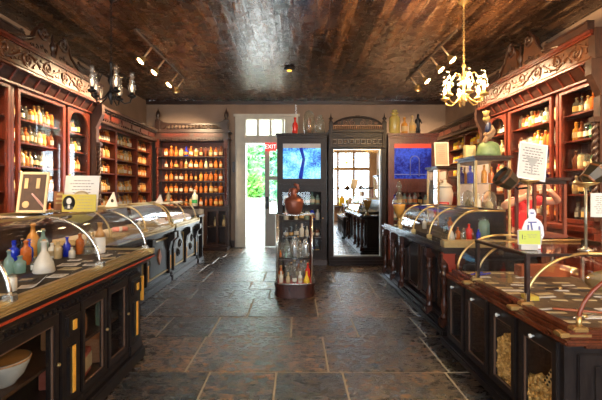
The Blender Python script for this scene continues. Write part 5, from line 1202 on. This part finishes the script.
# ------------------------------------------------------------------ lights in the room
def chandelier(cx, cy, lit, label, zb=2.62):
    t = thing('chandelier', (cx, cy, H), label, 'chandelier', 'chandeliers with glass lamp chimneys'); mt = BRASS if lit else BLACKM
    MB().lathe([(.07, H-.001), (.065, H-.03), (.02, H-.06), (.01, H-.09)], (cx, cy, 0), 16).build('ceiling_rose', mt, t)
    m = MB(); n = 26; ztop, zbot = H-.08, zb+.47
    for i in range(n):
        z = ztop-(ztop-zbot)*(i+.5)/n; l = (ztop-zbot)/n*.72; pts = []
        for k in range(8):
            a = 2*PI*k/8; u, v = .012*math.cos(a), l*math.sin(a); pts.append((cx+(u if i % 2 else 0), cy+(0 if i % 2 else u), z+v))
        m.tube(pts, .0035, 4, closed=True)
    m.build('chain', mt, t)
    MB().lathe([(.01, zb+.48), (.03, zb+.45), (.012, zb+.42), (.018, zb+.3), (.04, zb+.24), (.015, zb+.18), (.03, zb+.1), (.055, zb+.06), (.02, zb+.0), (.015, zb-.04), (.001, zb-.06)], (cx, cy, 0), 14).build('stem', mt, t)
    nl = 6 if lit else 5
    for i in range(nl):
        a = 2*PI*i/nl+.35; dx, dy = math.cos(a), math.sin(a); r = .235; f = lambda q, z: (cx+dx*q, cy+dy*q, z)
        m = MB(); m.tube([f(.03, zb+.1), f(.08, zb+.02), f(.15, zb-.03), f(r-.02, zb-.01), f(r, zb+.06)], .008, 6)
        m.build('arm', mt, t); MB().tube([f(.02, zb+.24), f(.06, zb+.34), f(.13, zb+.35), f(r-.05, zb+.24)], .006, 6).build('upper_scroll', mt, t)
        lamp = MB().lathe([(.012, zb+.04), (.05, zb+.06), (.052, zb+.075), (.02, zb+.09), (.025, zb+.115)], f(r, 0)[:2]+(0,), 12).build('lamp_cup', mt, t)
        MB().lathe([(.026, zb+.105), (.042, zb+.15), (.045, zb+.19), (.028, zb+.26), (.024, zb+.33), (.03, zb+.36)], f(r, 0)[:2]+(0,), 14).build('glass_chimney', glass('lit_chimney_glass', (1, .97, .9), 1.2, .05) if lit else glass('chimney_glass', (1, .98, .95), 1.4, .14, .08, .12, (.8, .78, .72)), lamp)
        bm_ = solid('lit_bulb', (1, .8, .4), .4, emis=(1.0, .62, .22), es=45) if lit else solid('unlit_bulb_glint', (.85, .8, .7), .3, emis=(1, .75, .45), es=.9)  # unlit bulbs get a faint glow for highlights in the glass
        MB().lathe([(.008, zb+.115), (.018, zb+.16), (.016, zb+.19), (.001, zb+.225)], f(r, 0)[:2]+(0,), 10).build('bulb', bm_, lamp)
        if lit:
            ld = bpy.data.lights.new('lamp_light', 'POINT'); ld.energy = CH_W; ld.color = (1, .66, .32); ld.shadow_soft_size = .03; lo = bpy.data.objects.new('lamp_light', ld); COL.objects.link(lo); lo.location = Vector(f(r, zb+.30))-t.location; lo.parent = t
CH_W = 24
chandelier(2.11, 4.84, True, 'brightly lit brass chandelier with six glass chimneys on the right')
chandelier(-2.28, 4.75, False, 'unlit black chandelier with five glass chimneys on the left')
chandelier(2.1, -.3, True, 'unseen lit chandelier added behind the camera on the right as fill light')  # unseen pair, added to brighten the counter fronts
chandelier(-2.1, -.3, True, 'unseen lit chandelier added behind the camera on the left as fill light')
def track(x, ya, yb, heads, s, label, aim=-.4):
    t = thing('track_light', (x, (ya+yb)/2, H), label, 'track light', 'ceiling track lights')
    MB().box(x-.018, x+.018, ya, yb, H-.035, H-.001, .004).build('track', solid('grey_track', (.16, .12, .09), .4, metal=.4), t)
    for y in heads:
        p0 = Vector((x, y, H-.035)); d = Vector((s*.55, aim, -.75) if y < 7.95 else (s*.2, .8, -.62)).normalized()
        hd = p0+Vector((s*.14, -.05, -.22)); m = MB()
        m.tube([p0, hd], .016, 8); hh = m.build('head_arm', solid('pale_brass_tube', (.7, .5, .3), .3, metal=.6), t)
        m = MB(); m.lathe([(.03, -.06), (.045, -.04), (.05, .0), (.075, .045), (.085, .05), (.07, .045), (.02, 0)], hd, 14, axis=d); m.build('lamp_head', BRASS, hh)
        MB().lathe([(.001, .025), (.055, .028), (.06, .036), (.03, .05), (.001, .055)], hd, 12, axis=d).build('bulb', solid('track_bulb', (1, .8, .5), .4, emis=(1.0, .70, .34), es=28), hh)
        ld = bpy.data.lights.new('spot_light', 'SPOT'); ld.energy = TR_W; ld.color = (1, .72, .42); ld.spot_size = 1.35; ld.spot_blend = 1.0; ld.shadow_soft_size = .05
        lo = bpy.data.objects.new('spot_light', ld); COL.objects.link(lo); lo.location = hd+d*.09-t.location; lo.rotation_euler = d.to_track_quat('-Z', 'Y').to_euler(); lo.parent = t
TR_W = 520
track(-2.38, 5.7, 8.3, (6.35, 6.95, 7.75, 8.15), -1, 'ceiling track with four lit spot heads on the left')
track(2.38, 5.7, 8.3, (6.3, 6.8, 7.5, 8.0), 1, 'ceiling track with four lit spot heads on the right')
# more lamps of the same kind over the front of the shop (behind the camera)
track(-2.38, .2, 2.6, (.6, 1.8), -1, 'ceiling track with two spot heads over the shop front on the left', .9)
track(2.38, .2, 2.6, (.6, 1.8), 1, 'ceiling track with two spot heads over the shop front on the right', .9)
t = thing('ceiling_fitting', (-.13, 7.5, H), 'small dark round ceiling fitting with an amber centre', 'ceiling fitting')
MB().lathe([(.11, H), (.11, H-.03), (.08, H-.05), (.001, H-.05)], (-.13, 7.5, 0), 18).build('housing', BLACKM, t); MB().lathe([(.05, H-.05), (.045, H-.065), (.001, H-.07)], (-.13, 7.5, 0), 14).build('amber_lens', solid('amber_lens', (.9, .5, .05), .3, emis=(1, .55, .08), es=1.0), t)

# ------------------------------------------------------------------ daylight
w = bpy.data.worlds.new('sky'); sc.world = w; w.use_nodes = True; nt = w.node_tree; nt.nodes.clear()
bg = N(nt, 'ShaderNodeBackground'); o_ = N(nt, 'ShaderNodeOutputWorld'); L(nt, bg.outputs[0], o_.inputs[0])
bg.inputs[0].default_value = (.80, .92, 1.0, 1); bg.inputs[1].default_value = 8.0
def portal(name, loc, rot, sx, sy):
    l = bpy.data.lights.new(name, 'AREA'); l.shape = 'RECTANGLE'; l.size = sx; l.size_y = sy; l.cycles.is_portal = True
    o = bpy.data.objects.new(name, l); COL.objects.link(o); o.location = loc; o.rotation_euler = rot
portal('window_portal', (-2.45, YF-.22, 2.1), (PI/2, 0, 0), 2.3, 2.7); portal('window_portal', (2.5, YF-.22, 2.1), (PI/2, 0, 0), 2.4, 2.7); portal('window_portal', (0, YF-.22, 1.72), (PI/2, 0, 0), 1.5, 3.4)
portal('door_portal', (-.82, YB+.26, 1.7), (-PI/2, 0, 0), 1.1, 3.4)

# ------------------------------------------------------------------ camera and view
cam = bpy.data.cameras.new('camera'); co = bpy.data.objects.new('view_camera', cam); COL.objects.link(co)
co.location = (0, 0, 1.5); co.rotation_euler = (PI/2, 0, 0)
cam.sensor_width = 36; cam.lens = 36*385/602; cam.shift_x = 5/602; cam.shift_y = -9/602; cam.clip_start = .05
sc.camera = co
sc.view_settings.view_transform = 'Standard'; sc.view_settings.look = 'None'; sc.view_settings.gamma = 1; sc.view_settings.use_curve_mapping = False
sc.view_settings.exposure = 0.95
sc.cycles.transparent_max_bounces = 40; sc.cycles.max_bounces = 10; sc.cycles.sample_clamp_indirect = 6
